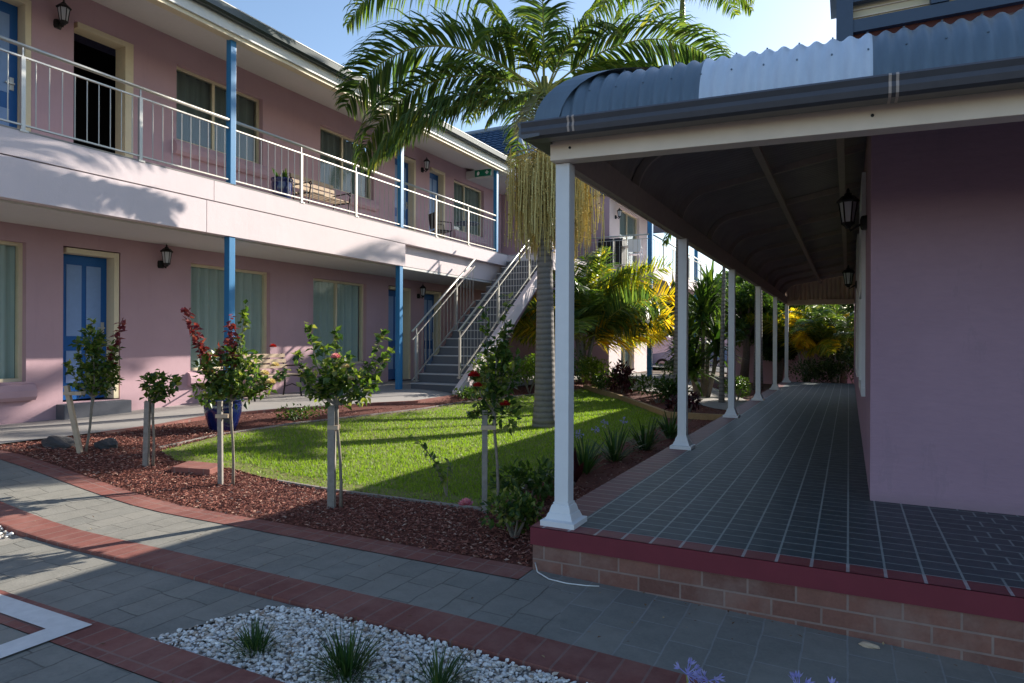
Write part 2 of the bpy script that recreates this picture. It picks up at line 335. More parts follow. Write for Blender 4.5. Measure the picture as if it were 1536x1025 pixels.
# ---------------------------------------------------------------- terrain
def ss(t): t = min(1, max(0, t)); return t*t*(3-2*t)
def gh(x, y):
    a = ss((-x-4.8)/3.2)*(.25+.018*min(8, max(0, y-5))); b = ss((y-15)/4)*ss((-x-2.8)/2)*.32
    return max(a, b) - .031*min(4.0, max(0, x+1.7))*(1 if y < 3.7 else 0)
def region(name, poly, off, mat, step=.35, kind='structure'):
    xs = [p[0] for p in poly]; ys = [p[1] for p in poly]; pts = []
    for i in range(len(poly)):                      # densify edges
        a = Vector(poly[i]); b = Vector(poly[(i+1) % len(poly)]); n = max(1, int((b-a).length/step))
        pts += [a.lerp(b, k/n) for k in range(n)]
    nb = len(pts); x = min(xs)+step*.5
    def inside(px, py):
        c = False
        for i in range(len(poly)):
            x1, y1 = poly[i]; x2, y2 = poly[(i+1) % len(poly)]
            if (y1 > py) != (y2 > py) and px < (x2-x1)*(py-y1)/(y2-y1)+x1: c = not c
        return c
    while x < max(xs):
        y = min(ys)+step*.5
        while y < max(ys):
            if inside(x, y): pts.append(Vector((x, y)))
            y += step
        x += step
    vs, es, fs, *_ = delaunay_2d_cdt(pts, [], [list(range(nb))], 1, 1e-5)
    mb = MB(); mb.add([(v.x, v.y, gh(v.x, v.y)+off) for v in vs], [tuple(f) for f in fs])
    o = mb.build(name, mat); o['kind'] = kind
    for p in o.data.polygons:
        pass
    return o
def gy():
    g = MB(); xs = [-400, -60, -30, -20]+[-16+i*.5 for i in range(61)]+[20, 60, 400]; ys = [-400, -60, -10]+[-5+i*.5 for i in range(91)]+[60, 120, 400]
    v = [(x, y, gh(x, y)-.07) for x in xs for y in ys]; k = len(ys)
    g.add(v, [(i*k+j, (i+1)*k+j, (i+1)*k+j+1, i*k+j+1) for i in range(len(xs)-1) for j in range(k-1)])
    return g.build('ground', 'ground', kind='structure')
gy()
region('path', [(-8.15, 2.86), (-1.2, 2.86), (-1.45, 3.46), (-8.15, 3.46)], .004, M['paver'])
region('path', [(-1.2, 2.86), (8, 2.86), (8, 3.46), (-1.45, 3.46)], .004, M['paver2'])
def kerb_ribbon(name, y0, y1, x0, x1, mat, h=.004, thick=0):
    return region(name, [(x0, y0), (x1, y0), (x1, y1), (x0, y1)], h, mat)
kerb_ribbon('path_border', 2.62, 2.86, -8.15, 8, M['borderY'], .008)
kb = MB()
for i in range(30):
    xa = -8.15+i*.54; xb = xa+.54; za, zb = gh(xa, 2.6), gh(xb, 2.6)
    kb.add([(xa, 2.605, za-.06), (xb, 2.605, zb-.06), (xb, 2.612, zb+.006), (xa, 2.612, za+.006), (xb, 2.625, zb+.0075), (xa, 2.625, za+.0075)], [(0, 1, 2, 3), (3, 2, 4, 5)])
kb.build('path_edge', 'borderY', kind='structure')
kerb_ribbon('path_border', 3.46, 3.68, -8.15, -1.72, M['borderY'], .008)
region('path', [(-1.72, 3.46), (8, 3.46), (8, 3.66), (-1.72, 3.66)], .004, M['paver2'])
TE = [(-8.15, 2.0), (-8.1, 4.87), (-8.12, 5.64), (-8.3, 6.41), (-8.22, 6.94), (-7.97, 7.72), (-7.57, 8.35), (-7.39, 9.15), (-7.12, 9.96), (-7.1, 10.94), (-7.1, 11.7)]
region('terrace', [(-9.9, -2), (-8.15, -2)] + TE + [(-6.9, 18.5), (-9.9, 18.5)], .03, M['terrace'])
eb = MB()
for a, b in zip(TE[1:-1], TE[2:]):
    eb.obox((a[0]+.05, a[1], gh(*a)-.012), (b[0]+.05, b[1], gh(*b)-.012), .10, .09)
eb.build('terrace_border', 'borderY', kind='structure')
LN = [(-2.73, 4.78), (-3.39, 4.75), (-4.28, 4.73), (-5.72, 4.80), (-6.35, 4.60), (-6.76, 4.72)]
LF = [(-6.98, 5.68), (-6.95, 6.38), (-6.93, 6.97), (-6.73, 8.33), (-6.59, 9.63), (-6.57, 10.95), (-6.43, 12.36), (-6.2, 16.3), (-4.91, 15.34), (-2.99, 12.18), (-2.75, 11.2)]
LAWN = LN + LF
region('garden_bed', [(-8.15, 3.68), (-1.72, 3.68), (-1.72, 21), (-7.0, 21), (-7.0, 11.7), (-7.1, 9.96), (-7.5, 8.35), (-8.1, 6.9), (-8.1, 5.6)], .002, M['bedbase'])
region('lawn', LAWN, .012, M['lawnbase'])
region('paving', [(-5.3, 1.97), (-2.93, 1.97), (-2.86, 2.2), (-2.72, 2.55), (-2.5, 2.604), (-5.2, 2.604)], -.012, M['paver'])
region('gravel_bed', [(-2.95, 1.97), (3, 1.97), (3, 2.604), (-2.5, 2.604), (-2.74, 2.55), (-2.88, 2.2)], -.024, M['gravelbase'])
region('gravel_bed', [(-9, 1.97), (-5.3, 1.97), (-5.2, 2.604), (-9, 2.604)], -.026, M['gravelbase'])
kerb_ribbon('driveway_border', 1.74, 1.97, -9, 3, M['borderY'], .01)
region('driveway', [(-9, -3), (6, -3), (6, 1.74), (-9, 1.74)], .006, M['paver'])
region('road_marking', [(-9, 1.80), (-3.42, 1.80), (-3.42, -1), (-3.30, -1), (-3.27, 1.93), (-9, 1.93)], .016, M['kerbpaint'])
region('concrete_path', [(-6.3, 19.2), (-5.02, 16.8), (-4.0, 16.6), (-3.18, 15.3), (-2.5, 14.2), (-1.72, 13.6), (-1.72, 15.2), (-2.9, 18.8), (-3.9, 20.0), (-5.0, 21.5), (-6.9, 22)], .02, M['terrace'])
region('road', [(-40, 26.5), (-3.9, 26.5), (-3.9, 40), (-40, 40)], .03, M['asphalt'], step=2)
# ---------------------------------------------------------------- ground cover stuff
def inpoly(px, py, poly):
    c = False
    for i in range(len(poly)):
        x1, y1 = poly[i]; x2, y2 = poly[(i+1) % len(poly)]
        if (y1 > py) != (y2 > py) and px < (x2-x1)*(py-y1)/(y2-y1)+x1: c = not c
    return c
rg = random.Random(5)
def grass():
    g = MB(); V = []; Fc = []
    for i in range(95000):
        x = rg.uniform(-7.05, -2.6); y = 4.6 + (rg.random()**1.35)*11.7
        if not inpoly(x, y, LAWN): continue
        edge = inpoly(x, y-.25, LAWN) and inpoly(x-.15, y, LAWN) and inpoly(x+.1, y, LAWN)
        if not edge and rg.random() < .65: continue
        z = gh(x, y)+.01; h = rg.uniform(.018, .045)*(1 if edge else .7); a = rg.uniform(0, 2*PI); w2 = rg.uniform(.0025, .005)*(1+.08*y)
        lx = rg.uniform(-.022, .022); ly = rg.uniform(-.022, .022); b = len(V)
        ca = math.cos(a)*w2; sa = math.sin(a)*w2
        V += [(x-ca, y-sa, z), (x+ca, y+sa, z), (x+lx, y+ly, z+h)]; Fc.append((b, b+1, b+2))
    g.v = V; g.f = Fc; return tag(g.build('grass', 'grass'), 'short bright green grass covering the curved lawn', 'grass', kind='stuff')
grass()
def mulch():
    g = MB(); n = 0
    while n < 62000:
        if rg.random() < .62: x = rg.uniform(-8.1, -1.75); y = rg.uniform(3.69, 5.9)
        else: x = rg.uniform(-8.1, -1.75); y = rg.uniform(5.5, 20)
        n += 1
        if inpoly(x, y, LAWN) and not (rg.random() < .03 and y < 5.2): continue
        if x < -8.1 or (x < -7.15 and y > 8.5) or (y > 13.4 and inpoly(x, y, [(-6.3, 19.2), (-5.02, 16.8), (-4.0, 16.6), (-3.18, 15.3), (-2.5, 14.2), (-1.72, 13.6), (-1.72, 15.2), (-2.9, 18.8), (-3.9, 20.0), (-5.0, 21.5), (-6.9, 22)])): continue
        if x < -7.05 and inpoly(x, y, [(-9.9, -2), (-8.15, -2)]+TE+[(-6.9, 18.5), (-9.9, 18.5)]): continue
        z = gh(x, y)+rg.uniform(0, .022); a = rg.uniform(0, 2*PI); L = rg.uniform(.008, .024); W = rg.uniform(.003, .008)
        d = Vector((math.cos(a), math.sin(a), rg.uniform(-.4, .4))).normalized(); sd_ = d.cross(Vector((rg.uniform(-.5, .5), rg.uniform(-.5, .5), 1))).normalized(); n_ = sd_.cross(d)
        c = Vector((x, y, z)); g.add([c-d*L+sd_*W, c-d*L*.8-sd_*W, c+d*L, c+n_*W*1.2], [(0, 1, 2), (0, 3, 1), (1, 3, 2), (2, 3, 0)])
    return tag(g.build('mulch', 'mulch'), 'reddish brown bark mulch spread over the garden beds', 'mulch', kind='stuff')
mulch()
def gravel():
    g = MB(); t = (1+5**.5)/2
    iv = [Vector(v).normalized() for v in [(-1, t, 0), (1, t, 0), (-1, -t, 0), (1, -t, 0), (0, -1, t), (0, 1, t), (0, -1, -t), (0, 1, -t), (t, 0, -1), (t, 0, 1), (-t, 0, -1), (-t, 0, 1)]]
    fi = [(0, 11, 5), (0, 5, 1), (0, 1, 7), (0, 7, 10), (0, 10, 11), (1, 5, 9), (5, 11, 4), (11, 10, 2), (10, 7, 6), (7, 1, 8), (3, 9, 4), (3, 4, 2), (3, 2, 6), (3, 6, 8), (3, 8, 9), (4, 9, 5), (2, 4, 11), (6, 2, 10), (8, 6, 7), (9, 8, 1)]
    A = [(-2.93, 1.98), (.9, 1.98), (.9, 2.61), (-2.5, 2.60), (-2.72, 2.54), (-2.86, 2.2)]
    for i in range(15200):
        if i < 13800: x = rg.uniform(-2.93, .9); y = rg.uniform(1.98, 2.60)
        else: x = rg.uniform(-7.2, -5.3); y = rg.uniform(1.98, 2.6)
        if i < 13800 and not inpoly(x, y, A): continue
        r = rg.choice((rg.uniform(.005, .009), rg.uniform(.007, .014)))*(1.15 if i >= 13800 else 1); m3 = Matrix.Rotation(rg.uniform(0, 6.3), 3, 'Z') @ Matrix.Rotation(rg.uniform(-.6, .6), 3, 'X')
        sx, sy, sz = rg.uniform(.8, 1.5), rg.uniform(.7, 1.1), rg.uniform(.5, .8); c = Vector((x, y, gh(x, y)+rg.uniform(-.022, .0)))
        g.add([c + m3 @ Vector((v.x*r*sx*rg.uniform(.7, 1.25), v.y*r*sy, v.z*r*sz)) for v in iv], fi)
    return tag(g.build('gravel', 'pebble'), 'white pebbles filling the strip between the two paths', 'gravel', kind='stuff')
gravel()
# ---------------------------------------------------------------- wall with openings (plane x = c, facing +X)
def wall_x(name, c, y0, y1, z0, z1, ops, mat, parent, depth=.24):
    ys = sorted({y0, y1, *[o[0] for o in ops], *[o[1] for o in ops]}); zs = sorted({z0, z1, *[o[2] for o in ops], *[o[3] for o in ops]})
    ys = [y for y in ys if y0 <= y <= y1]; zs = [z for z in zs if z0 <= z <= z1]; g = MB()
    for a, b in zip(ys, ys[1:]):
        for e, f in zip(zs, zs[1:]):
            my, mz = (a+b)/2, (e+f)/2
            if any(o[0] < my < o[1] and o[2] < mz < o[3] for o in ops): continue
            g.add([(c, a, e), (c, b, e), (c, b, f), (c, a, f)], [(0, 1, 2, 3)])
    for a, b, e, f in ops:
        d = c-depth
        g.add([(c, a, e), (c, a, f), (d, a, f), (d, a, e)], [(0, 1, 2, 3)]); g.add([(c, b, e), (c, b, f), (d, b, f), (d, b, e)], [(3, 2, 1, 0)])
        g.add([(c, a, f), (c, b, f), (d, b, f), (d, a, f)], [(0, 1, 2, 3)]); g.add([(c, a, e), (c, b, e), (d, b, e), (d, a, e)], [(3, 2, 1, 0)])
    o = g.build(name, mat, parent)
    return o
def window_x(parent, c, y0, y1, z0, z1, mull=(), sill=True, curtain='curtain', label=None):
    fx = c-.13; g = MB(); t = .045
    g.box((fx-.05, y0, z0), (fx+.035, y0+t, z1)); g.box((fx-.05, y1-t, z0), (fx+.035, y1, z1))
    g.box((fx-.05, y0+t, z1-t), (fx+.033, y1-t, z1)); g.box((fx-.05, y0+t, z0), (fx+.033, y1-t, z0+t))
    for k in mull: g.box((fx-.045, k-.025, z0+t), (fx+.02, k+.025, z1-t))
    w_ = g.build('window', 'cream', parent)
    if label: w_['label'] = label
    MB().add([(fx, y0+t, z0+t), (fx, y1-t, z0+t), (fx, y1-t, z1-t), (fx, y0+t, z1-t)], [(0, 1, 2, 3)]).build('pane', 'glasslow' if z1 < 3 else 'glass', w_)
    cu = MB(); n = int((y1-y0)/.02); vv = []; q = random.Random(int(y0*100)); ph = 0
    for i in range(n+1):
        ph += q.uniform(.25, 1.0); y = y0+t+(y1-y0-2*t)*i/n; x = c-.21+.035*math.sin(ph)+q.uniform(-.004, .004)
        vv += [(x, y, z0+.02), (x, y, z1-.03)]
    cu.add(vv, [(2*i, 2*i+2, 2*i+3, 2*i+1) for i in range(n)]); cu.build('curtain', curtain, w_, smooth=True)
    if sill:
        s_ = MB(); pr = [(c-.02, z0-.01), (c+.06, z0-.04), (c+.10, z0-.12), (c+.10, z0-.20), (c+.06, z0-.25), (c-.02, z0-.25)]
        s_.sweep(pr, y0-.06, y1+.09, 1).build('sill', 'wall', w_, smooth=False)
    return w_
def door_x(parent, c, y0, y1, z0, z1, step=True):
    fr = MB(); t = .075
    fr.box((c-.235, y0-t, z0), (c-.15, y0, z1+t-.003)); fr.box((c-.235, y1, z0), (c+.012, y1+t-.003, z1+t-.003)); fr.box((c-.235, y0, z1), (c+.010, y1, z1+t-.003))
    d = fr.build('door', 'cream', parent)
    lf = MB(); lf.box((c-.20, y0+.003, z0+.01), (c-.175, y1-.003, z1-.003)); lf = lf.build('door_leaf', 'dblue', d)
    p = MB(); w_ = y1-y0; h = z1-z0
    for a, b in ((.14, .45), (.55, .86)):
        for e, f in ((.12, .34), (.44, .93)):
            p.box((c-.18, y0+w_*a, z0+h*e), (c-.168, y0+w_*b, z0+h*f))
    p.build('door_panel', 'pblue', d)
    hd = MB(); hd.box((c-.175, y0+w_*.86, z0+h*.46), (c-.16, y0+w_*.93, z0+h*.54)); hd.obox((c-.14, y0+w_*.93, z0+h*.5), (c-.14, y0+w_*.78, z0+h*.5), .02, .02); hd.box((c-.165, y0+w_*.88, z0+h*.495), (c-.14, y0+w_*.91, z0+h*.505))
    hd.build('door_handle', 'metal', d)
    return d
# ---------------------------------------------------------------- left motel block
MW, MF = -9.9, -8.3
motel = thing('motel_building', (MW, 8, .25), 'long two-storey pink motel block with blue posts and a balcony', 'building')
low = [(3.2, 4.95, .83, 2.71), (5.42, 6.24, .5, 2.73), (7.45, 9.17, .88, 2.71), (10.31, 12.01, .88, 2.71), (12.82, 13.72, .42, 2.75), (14.32, 15.12, .42, 2.75)]
wall_x('wall', MW, -3, 18.5, -.1, 3.0, low, 'wall', motel)
upz = 3.75
up = [(4.1, 5.0, upz, 6.0), (5.55, 6.43, upz, 5.98), (7.17, 8.97, 4.72, 5.97), (10.5, 12.25, 4.68, 5.95), (13.05, 13.92, upz, 6.05), (14.55, 15.3, upz, 6.03), (15.76, 17.47, 4.55, 5.97)]
wall_x('wall', MW, -3, 18.5, 3.42, 6.46, up, 'wall', motel)
g = MB(); g.box((-18, -3.01, -.2), (-17.9, 18.5, 6.4)); g.box((-18, -3.1, -.2), (MW, -3.0, 6.4)); g.box((-18, 18.5, -.2), (MW+.0, 18.6, 6.4)); g.box((-17.9, -3, 3.05), (-10.35, 18.5, 3.4))
g.build('rear_wall', 'wall', motel)
# interiors: dark back panels behind the openings
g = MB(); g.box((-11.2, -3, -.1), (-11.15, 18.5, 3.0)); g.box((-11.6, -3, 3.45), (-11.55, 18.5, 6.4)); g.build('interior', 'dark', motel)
window_x(motel, MW, 3.2, 4.95, .83, 2.71, (), curtain='curtain')
window_x(motel, MW, 7.45, 9.17, .88, 2.71, (8.31,), curtain='curtain')
window_x(motel, MW, 10.31, 12.01, .88, 2.71, (11.13,), curtain='curtain')
window_x(motel, MW, 7.17, 8.97, 4.72, 5.97, (7.97,), curtain='curtaingrey')
window_x(motel, MW, 10.5, 12.25, 4.68, 5.95, (11.3,), curtain='curtaingrey')
window_x(motel, MW, 15.76, 17.47, 4.55, 5.97, (16.5,), curtain='curtaingrey')
door_x(motel, MW, 5.46, 6.14, .52, 2.64)
door_x(motel, MW, 12.9, 13.64, .44, 2.66); door_x(motel, MW, 14.4, 15.04, .44, 2.66)
door_x(motel, MW, 4.18, 4.92, upz+.02, 5.92)
door_x(motel, MW, 13.13, 13.84, upz+.02, 5.95); door_x(motel, MW, 14.63, 15.22, upz+.02, 5.95)
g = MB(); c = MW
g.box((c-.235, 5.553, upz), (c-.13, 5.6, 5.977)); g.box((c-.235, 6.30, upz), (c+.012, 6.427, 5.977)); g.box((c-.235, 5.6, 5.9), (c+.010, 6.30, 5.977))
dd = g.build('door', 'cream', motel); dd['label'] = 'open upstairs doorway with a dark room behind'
for (a, b) in ((5.33, 6.3),):
    g = MB(); g.box((MW-.02, a, .2), (MW+.20, b, .49)); g.build('door_step', 'step', motel, bevel=.012)
g = MB(); g.box((MW-.02, 12.8, .25), (MW+.2, 13.8, .43)); g.build('door_step', 'step', motel, bevel=.012)
# balcony slab, fascia bands
g = MB(); g.box((MW+.002, -3, 3.0), (MF-.16, 18.5, 3.74)); g.build('balcony_slab', 'fascia', motel)
g = MB(); g.box((MF-.155, -3, 2.97), (MF-.005, 6.5, 3.435)); g.box((MF-.155, 6.512, 2.97), (MF-.005, 11.32, 3.435)); g.build('balcony_fascia', 'fascia', motel)
g = MB(); g.box((MF-.155, -3, 3.45), (MF, 6.62, 3.75)); g.box((MF-.155, 6.63, 3.45), (MF, 16.0, 3.75)); g.build('balcony_fascia', 'fascia', motel)
g = MB(); g.box((MW+.01, -3, 2.945), (MF-.16, 18.5, 2.99)); g.build('balcony_soffit', 'soffit', motel)
g = MB(); g.box((MW+.02, -3, 3.745), (MF-.0, 16, 3.765)); g.build('balcony_floor', 'concrete', motel)
g = MB(); g.box((MW+.01, 16.0, 3.3), (-6.95, 18.5, 3.76)); g.build('stair_landing', 'fascia', motel)
# eaves
g = MB(); sl = [(-10.2, 6.47), (-8.2, 6.0), (-8.2, 5.985), (-10.2, 6.445)]
g.sweep(sl, -3, 16.15, 1); g.box((-10.2, 16.15, 6.43), (-9.0, 18.6, 6.46)); g.build('eave_soffit', 'soffit', motel)
g = MB(); g.box((-8.36, -3, 5.93), (-8.22, 16.1, 6.03)); g.build('eave_beam', 'cream', motel)
g = MB(); g.box((-8.215, -3, 5.99), (-8.185, 16.14, 6.19)); g.box((-9.4, 16.14, 5.99), (-8.185, 16.17, 6.19)); g.build('fascia_board', 'trim', motel)
g = MB(); gp = [(-8.18, 6.15), (-8.09, 6.14), (-8.05, 6.17), (-8.045, 6.27), (-8.065, 6.285), (-8.08, 6.265), (-8.08, 6.18), (-8.18, 6.18)]
g.sweep(gp, -3, 16.2, 1); g.build('gutter', 'gutter_green', motel)
g = MB(); g.tube([(-8.05, -3, 6.285), (-8.05, 16.2, 6.285)], .013, 6); g.tube([(-8.17, -3, 6.262), (-8.17, 16.2, 6.262)], .01, 6); g.build('gutter_highlight', 'trim', motel)  # off-white strips added as painted highlight along the dark glossy gutter
g = MB(); g.add([(-8.15, -3.2, 6.26), (-8.15, 16.2, 6.26), (-13.9, 16.2, 7.9), (-13.9, -3.2, 7.9), (-18.3, -3.2, 6.3), (-18.3, 16.2, 6.3)], [(0, 1, 2, 3), (3, 2, 5, 4)])
g.build('roof', 'tile', motel)
# posts: square blue, two storeys
P0 = MB(); P0.box((MF-.10, 6.91, 3.75), (MF+.0, 7.01, 5.95)); pz = P0.build('post', 'blue', motel, bevel=.006)
for dy in (-4.2, 4.24, 8.42): rep(pz, (0, dy, 0))
for y_, zt in ((6.91, 2.97), (2.7, 2.97), (11.15, 2.97)):
    g = MB(); g.box((MF-.13, y_, gh(MF, y_)), (MF-.02, y_+.11, zt)); g.build('post', 'blue', motel, bevel=.006)
# wall lanterns
def lantern(loc, side, label, group='black lanterns on the walls'):   # side: outward direction
    L = thing('wall_lantern', loc, label, 'lantern', group); o = Vector(loc); d = Vector(side)
    br = MB(); br.lathe(o+Vector((0, 0, -.1)), [(.045, -.06), (.055, -.03), (.055, .03), (.045, .06)], 8)
    br.tube([o+Vector((0, 0, -.1)), o+d*.07+Vector((0, 0, -.12)), o+d*.13+Vector((0, 0, -.16)), o+d*.15+Vector((0, 0, -.1))], .011, 6); br.build('bracket', 'black', L)
    c = o+d*.15
    gl = MB(); gl.lathe(c, [(.045, -.085), (.07, .09)], 6, cap=False); gl.build('lantern_glass', 'lantern_glass', L)
    cg = MB()
    for j in range(6):
        t = 2*PI*j/6; cg.tube([c+Vector((.047*math.cos(t), .047*math.sin(t), -.09)), c+Vector((.073*math.cos(t), .073*math.sin(t), .095))], .0065, 4)
    cg.lathe(c, [(.02, -.14), (.03, -.12), (.055, -.10), (.055, -.085)], 6); cg.build('cage', 'black', L)
    rf = MB(); rf.lathe(c, [(.09, .09), (.095, .105), (.05, .15), (.03, .155), (.03, .17), (.012, .185), (.014, .20), (.004, .22)], 6); rf.build('lantern_cap', 'black', L)
    return L
lantern((MW, 5.33, 5.92), (1, 0, 0), 'black lantern on the upstairs wall between the blue door and the dark doorway')
lantern((MW, 6.9, 2.72), (1, 0, 0), 'black lantern on the ground floor wall between the blue door and a curtained window')
lantern((MW, 14.2, 5.95), (1, 0, 0), 'black lantern on the upstairs wall between the two far blue doors')
lantern((MW, 14.05, 2.66), (1, 0, 0), 'black lantern under the balcony behind the concrete stairs')
# exit sign
ex = thing('exit_sign', (-8.75, 15.1, 5.83), 'small green exit sign hanging under the eave at the balcony end', 'sign')
g = MB(); g.box((-8.85, 15.12, 5.76), (-8.37, 15.17, 5.93)); g.build('sign_body', 'green_sign', ex, bevel=.005)
g = MB(); g.add([(-8.50, 15.117, 5.80), (-8.46, 15.117, 5.80), (-8.46, 15.117, 5.89), (-8.50, 15.117, 5.89)], [(0, 1, 2, 3)]); g.add([(-8.53, 15.116, 5.83), (-8.43, 15.116, 5.83), (-8.43, 15.116, 5.86), (-8.53, 15.116, 5.86)], [(0, 1, 2, 3)])
g.add([(-8.78, 15.117, 5.79), (-8.72, 15.117, 5.79), (-8.70, 15.117, 5.86), (-8.74, 15.117, 5.90), (-8.78, 15.117, 5.86)], [(0, 1, 2, 3, 4)]); g.build('sign_symbol', 'white', ex)
# ---------------------------------------------------------------- railings
def railing(name, label, cat, a, b, zf, posts, h=.97, sub=.84, bot=.07, group=None, bs=.14, z1=None, r=.024, offs=0.0):
    """straight railing from a to b (2D), floor height zf at a (z1 at b)"""
    a = Vector(a); b = Vector(b); L = (b-a).length; d = (b-a)/L; z1 = zf if z1 is None else z1
    def P(t, z): q = a+d*t; return Vector((q.x, q.y, zf+(z1-zf)*t/L+z))
    T = thing(name, P(0, 0), label, cat, group)
    g = MB(); g.tube([P(0, h), P(L, h)], r, 10); g.build('handrail', 'metal', T, smooth=True)
    g = MB(); g.obox(P(0, sub), P(L, sub), .03, .018); g.build('top_rail', 'metal', T)
    g = MB(); g.obox(P(0, bot), P(L, bot), .03, .018); g.build('bottom_rail', 'metal', T)
    first = None
    for p in posts:
        if first is None:
            g = MB(); q = P(p, 0); g.box((q.x-.02, q.y-.022, q.z-.02), (q.x+.02, q.y+.022, q.z+sub)); g.box((q.x-.008, q.y-.008, q.z+sub), (q.x+.008, q.y+.008, q.z+h-.01)); g.box((q.x-.04, q.y-.045, q.z-.012), (q.x+.04, q.y+.045, q.z+.012)); first = g.build('post', 'metal', T); p0 = P(p, 0)
        else: rep(first, P(p, 0)-p0)
    n = int(L/bs); fb = None
    for i in range(n):
        t = (i+.5)*L/n
        if any(abs(t-p) < .04 for p in posts): continue
        if fb is None: g = MB(); g.tube([P(t, bot), P(t, sub)], .0065, 5); fb = g.build('baluster', 'metal', T); b0 = P(t, 0)
        else: rep(fb, P(t, 0)-b0)
    return T
RX = MF-.03
railing('balcony_railing', 'silver balcony railing between the first blue post and the left edge', 'railing', (RX, 2.9), (RX, 6.90), 3.755, [1.22, 2.61], group='silver balcony railings')
railing('balcony_railing', 'silver balcony railing in front of the upstairs blue pot and bench', 'railing', (RX, 7.02), (RX, 11.14), 3.755, [1.36, 2.76], group='silver balcony railings')
railing('balcony_railing', 'silver balcony railing beside the top of the stairs, below the exit sign', 'railing', (RX, 11.26), (RX, 15.32), 3.755, [1.24, 2.66], group='silver balcony railings')
# ---------------------------------------------------------------- staircase
st = thing('staircase', (-7.7, 11.4, .33), 'grey concrete staircase climbing to the balcony beside the second blue post', 'stairs')
NS = 18; RI = (3.75-.33)/NS; RU = .27; SX0, SX1 = -8.22, -7.12
for i in range(NS):
    y0 = 11.42+i*RU; z1 = .33+(i+1)*RI
    g = MB(); g.box((SX0, y0, z1-RI-.05 if i else .2), (SX1, y0+RU+.01, z1-.022)); s1 = g.build('step', 'step', st)
    g = MB(); g.box((SX0+.002, y0-.02, z1-.022), (SX1-.002, y0+RU, z1)); g.build('nosing', 'nosing', s1)
YE = 11.42+NS*RU
g = MB()
def sz(y): return .33+(y-11.42)/RU*RI
for x0, x1 in ((SX1+.003, SX1+.12),):
    v = [(11.3, .2), (11.3, sz(11.3)+.15), (YE, sz(YE)+.15), (YE, sz(YE)-.12), (11.62, .2)]
    n = len(v); g.add([(x0, *q) for q in v]+[(x1, *q) for q in v], [(j, (j+1) % n, n+(j+1) % n, n+j) for j in range(n)]+[tuple(range(n-1, -1, -1)), tuple(range(n, 2*n))])
g.build('stringer_wall', 'fascia', st)
g = MB(); v = [(11.45, .25), (11.45, sz(11.45)+.02), (YE, sz(YE)+.02), (YE, sz(YE)-.25), (12.3, .25)]; x0, x1 = SX0-.05, SX0-.003; n = len(v)
g.add([(x0, *q) for q in v]+[(x1, *q) for q in v], [(j, (j+1) % n, n+(j+1) % n, n+j) for j in range(n)]+[tuple(range(n-1, -1, -1)), tuple(range(n, 2*n))]); g.build('stringer', 'step', st)
g = MB(); g.add([(SX0, 12.2, .25), (SX1, 12.2, .25), (SX1, YE, sz(YE)-.28), (SX0, YE, sz(YE)-.28)], [(0, 1, 2, 3)]); g.build('stair_soffit', 'wall', st)
railing('stair_railing', 'silver stair railing on the wall side, starting at the blue post', 'railing', (SX0+.03, 11.42), (SX0+.03, 14.0), .45, [.15, 1.75], h=1.15, sub=.98, bot=.12, z1=.45+(14.0-11.42)*RI/RU, group='stair railings')
railing('stair_railing', 'silver stair railing on the lawn side above the pale stringer wall', 'railing', (SX1+.07, 11.42), (SX1+.07, 16.2), .62, [.05, 1.7, 3.3, 4.7], h=.98, sub=.82, bot=.07, z1=.62+(16.2-11.42)*RI/RU, group='stair railings')
# ---------------------------------------------------------------- rear wing with tiled hip roof
wing = thing('rear_wing_building', (-8, 21, .3), 'pink two-storey rear wing with a dark blue tiled hip roof behind the palms', 'building')
g = MB(); g.box((-17, 18.7, -.1), (-8.6, 30, 6.3)); g.build('wall', 'wall', wing)
wops = [(22.3, 23.9, .35, 2.7), (22.1, 24.5, 3.75, 6.1)]
wall_x('wall', -7.1, 21.0, 25.6, -.1, 6.3, wops, 'fascia', wing)
g = MB(); g.add([(-8.6, 21, -.1), (-7.1, 21, -.1), (-7.1, 21, 6.3), (-8.6, 21, 6.3)], [(0, 1, 2, 3)]); g.build('end_wall', 'wall', wing); g = MB(); g.add([(-8.6, 25.6, -.1), (-7.1, 25.6, -.1), (-7.1, 25.6, 6.3), (-8.6, 25.6, 6.3)], [(3, 2, 1, 0)]); g.build('end_wall', 'wall', wing)
window_x(wing, -7.1, 22.3, 23.9, .35, 2.7, (23.1,), sill=False); window_x(wing, -7.1, 22.1, 24.5, 3.75, 6.1, (23.3,), sill=False)
g = MB(); g.box((-8.6, 20.0, 3.4), (-5.35, 29, 3.75)); g.build('balcony_slab', 'fascia', wing)
P0 = MB(); P0.box((-5.55, 20.05, .2), (-5.41, 20.19, 6.2)); pz = P0.build('post', 'blue', wing)
for dy in (3.9, 6.9): rep(pz, (0, dy, 0))
def tiles(g, e0, e1, t0, t1, rows, wl_=.3):
    """tiled slope from eave edge e0-e1 to top edge t0-t1"""
    e0, e1, t0, t1 = map(Vector, (e0, e1, t0, t1)); nrm = (e1-e0).cross(t0-e0).normalized()
    if nrm.z < 0: nrm = -nrm
    for r in range(rows):
        a0 = e0.lerp(t0, r/rows); a1 = e1.lerp(t1, r/rows); b0 = e0.lerp(t0, (r+1)/rows); b1 = e1.lerp(t1, (r+1)/rows)
        n = max(8, int((a1-a0).length/wl_)*6); vv = []
        for i in range(n+1):
            t = i/n; wv = .03*abs(math.sin(PI*t*(a1-a0).length/wl_))
            vv += [a0.lerp(a1, t)+nrm*(.045+wv), b0.lerp(b1, t)+nrm*(wv), a0.lerp(a1, t)+nrm*(-.01)]
        g.add(vv, [(3*i, 3*i+3, 3*i+4, 3*i+1) for i in range(n)]+[(3*i+2, 3*i+5, 3*i+3, 3*i) for i in range(n)])
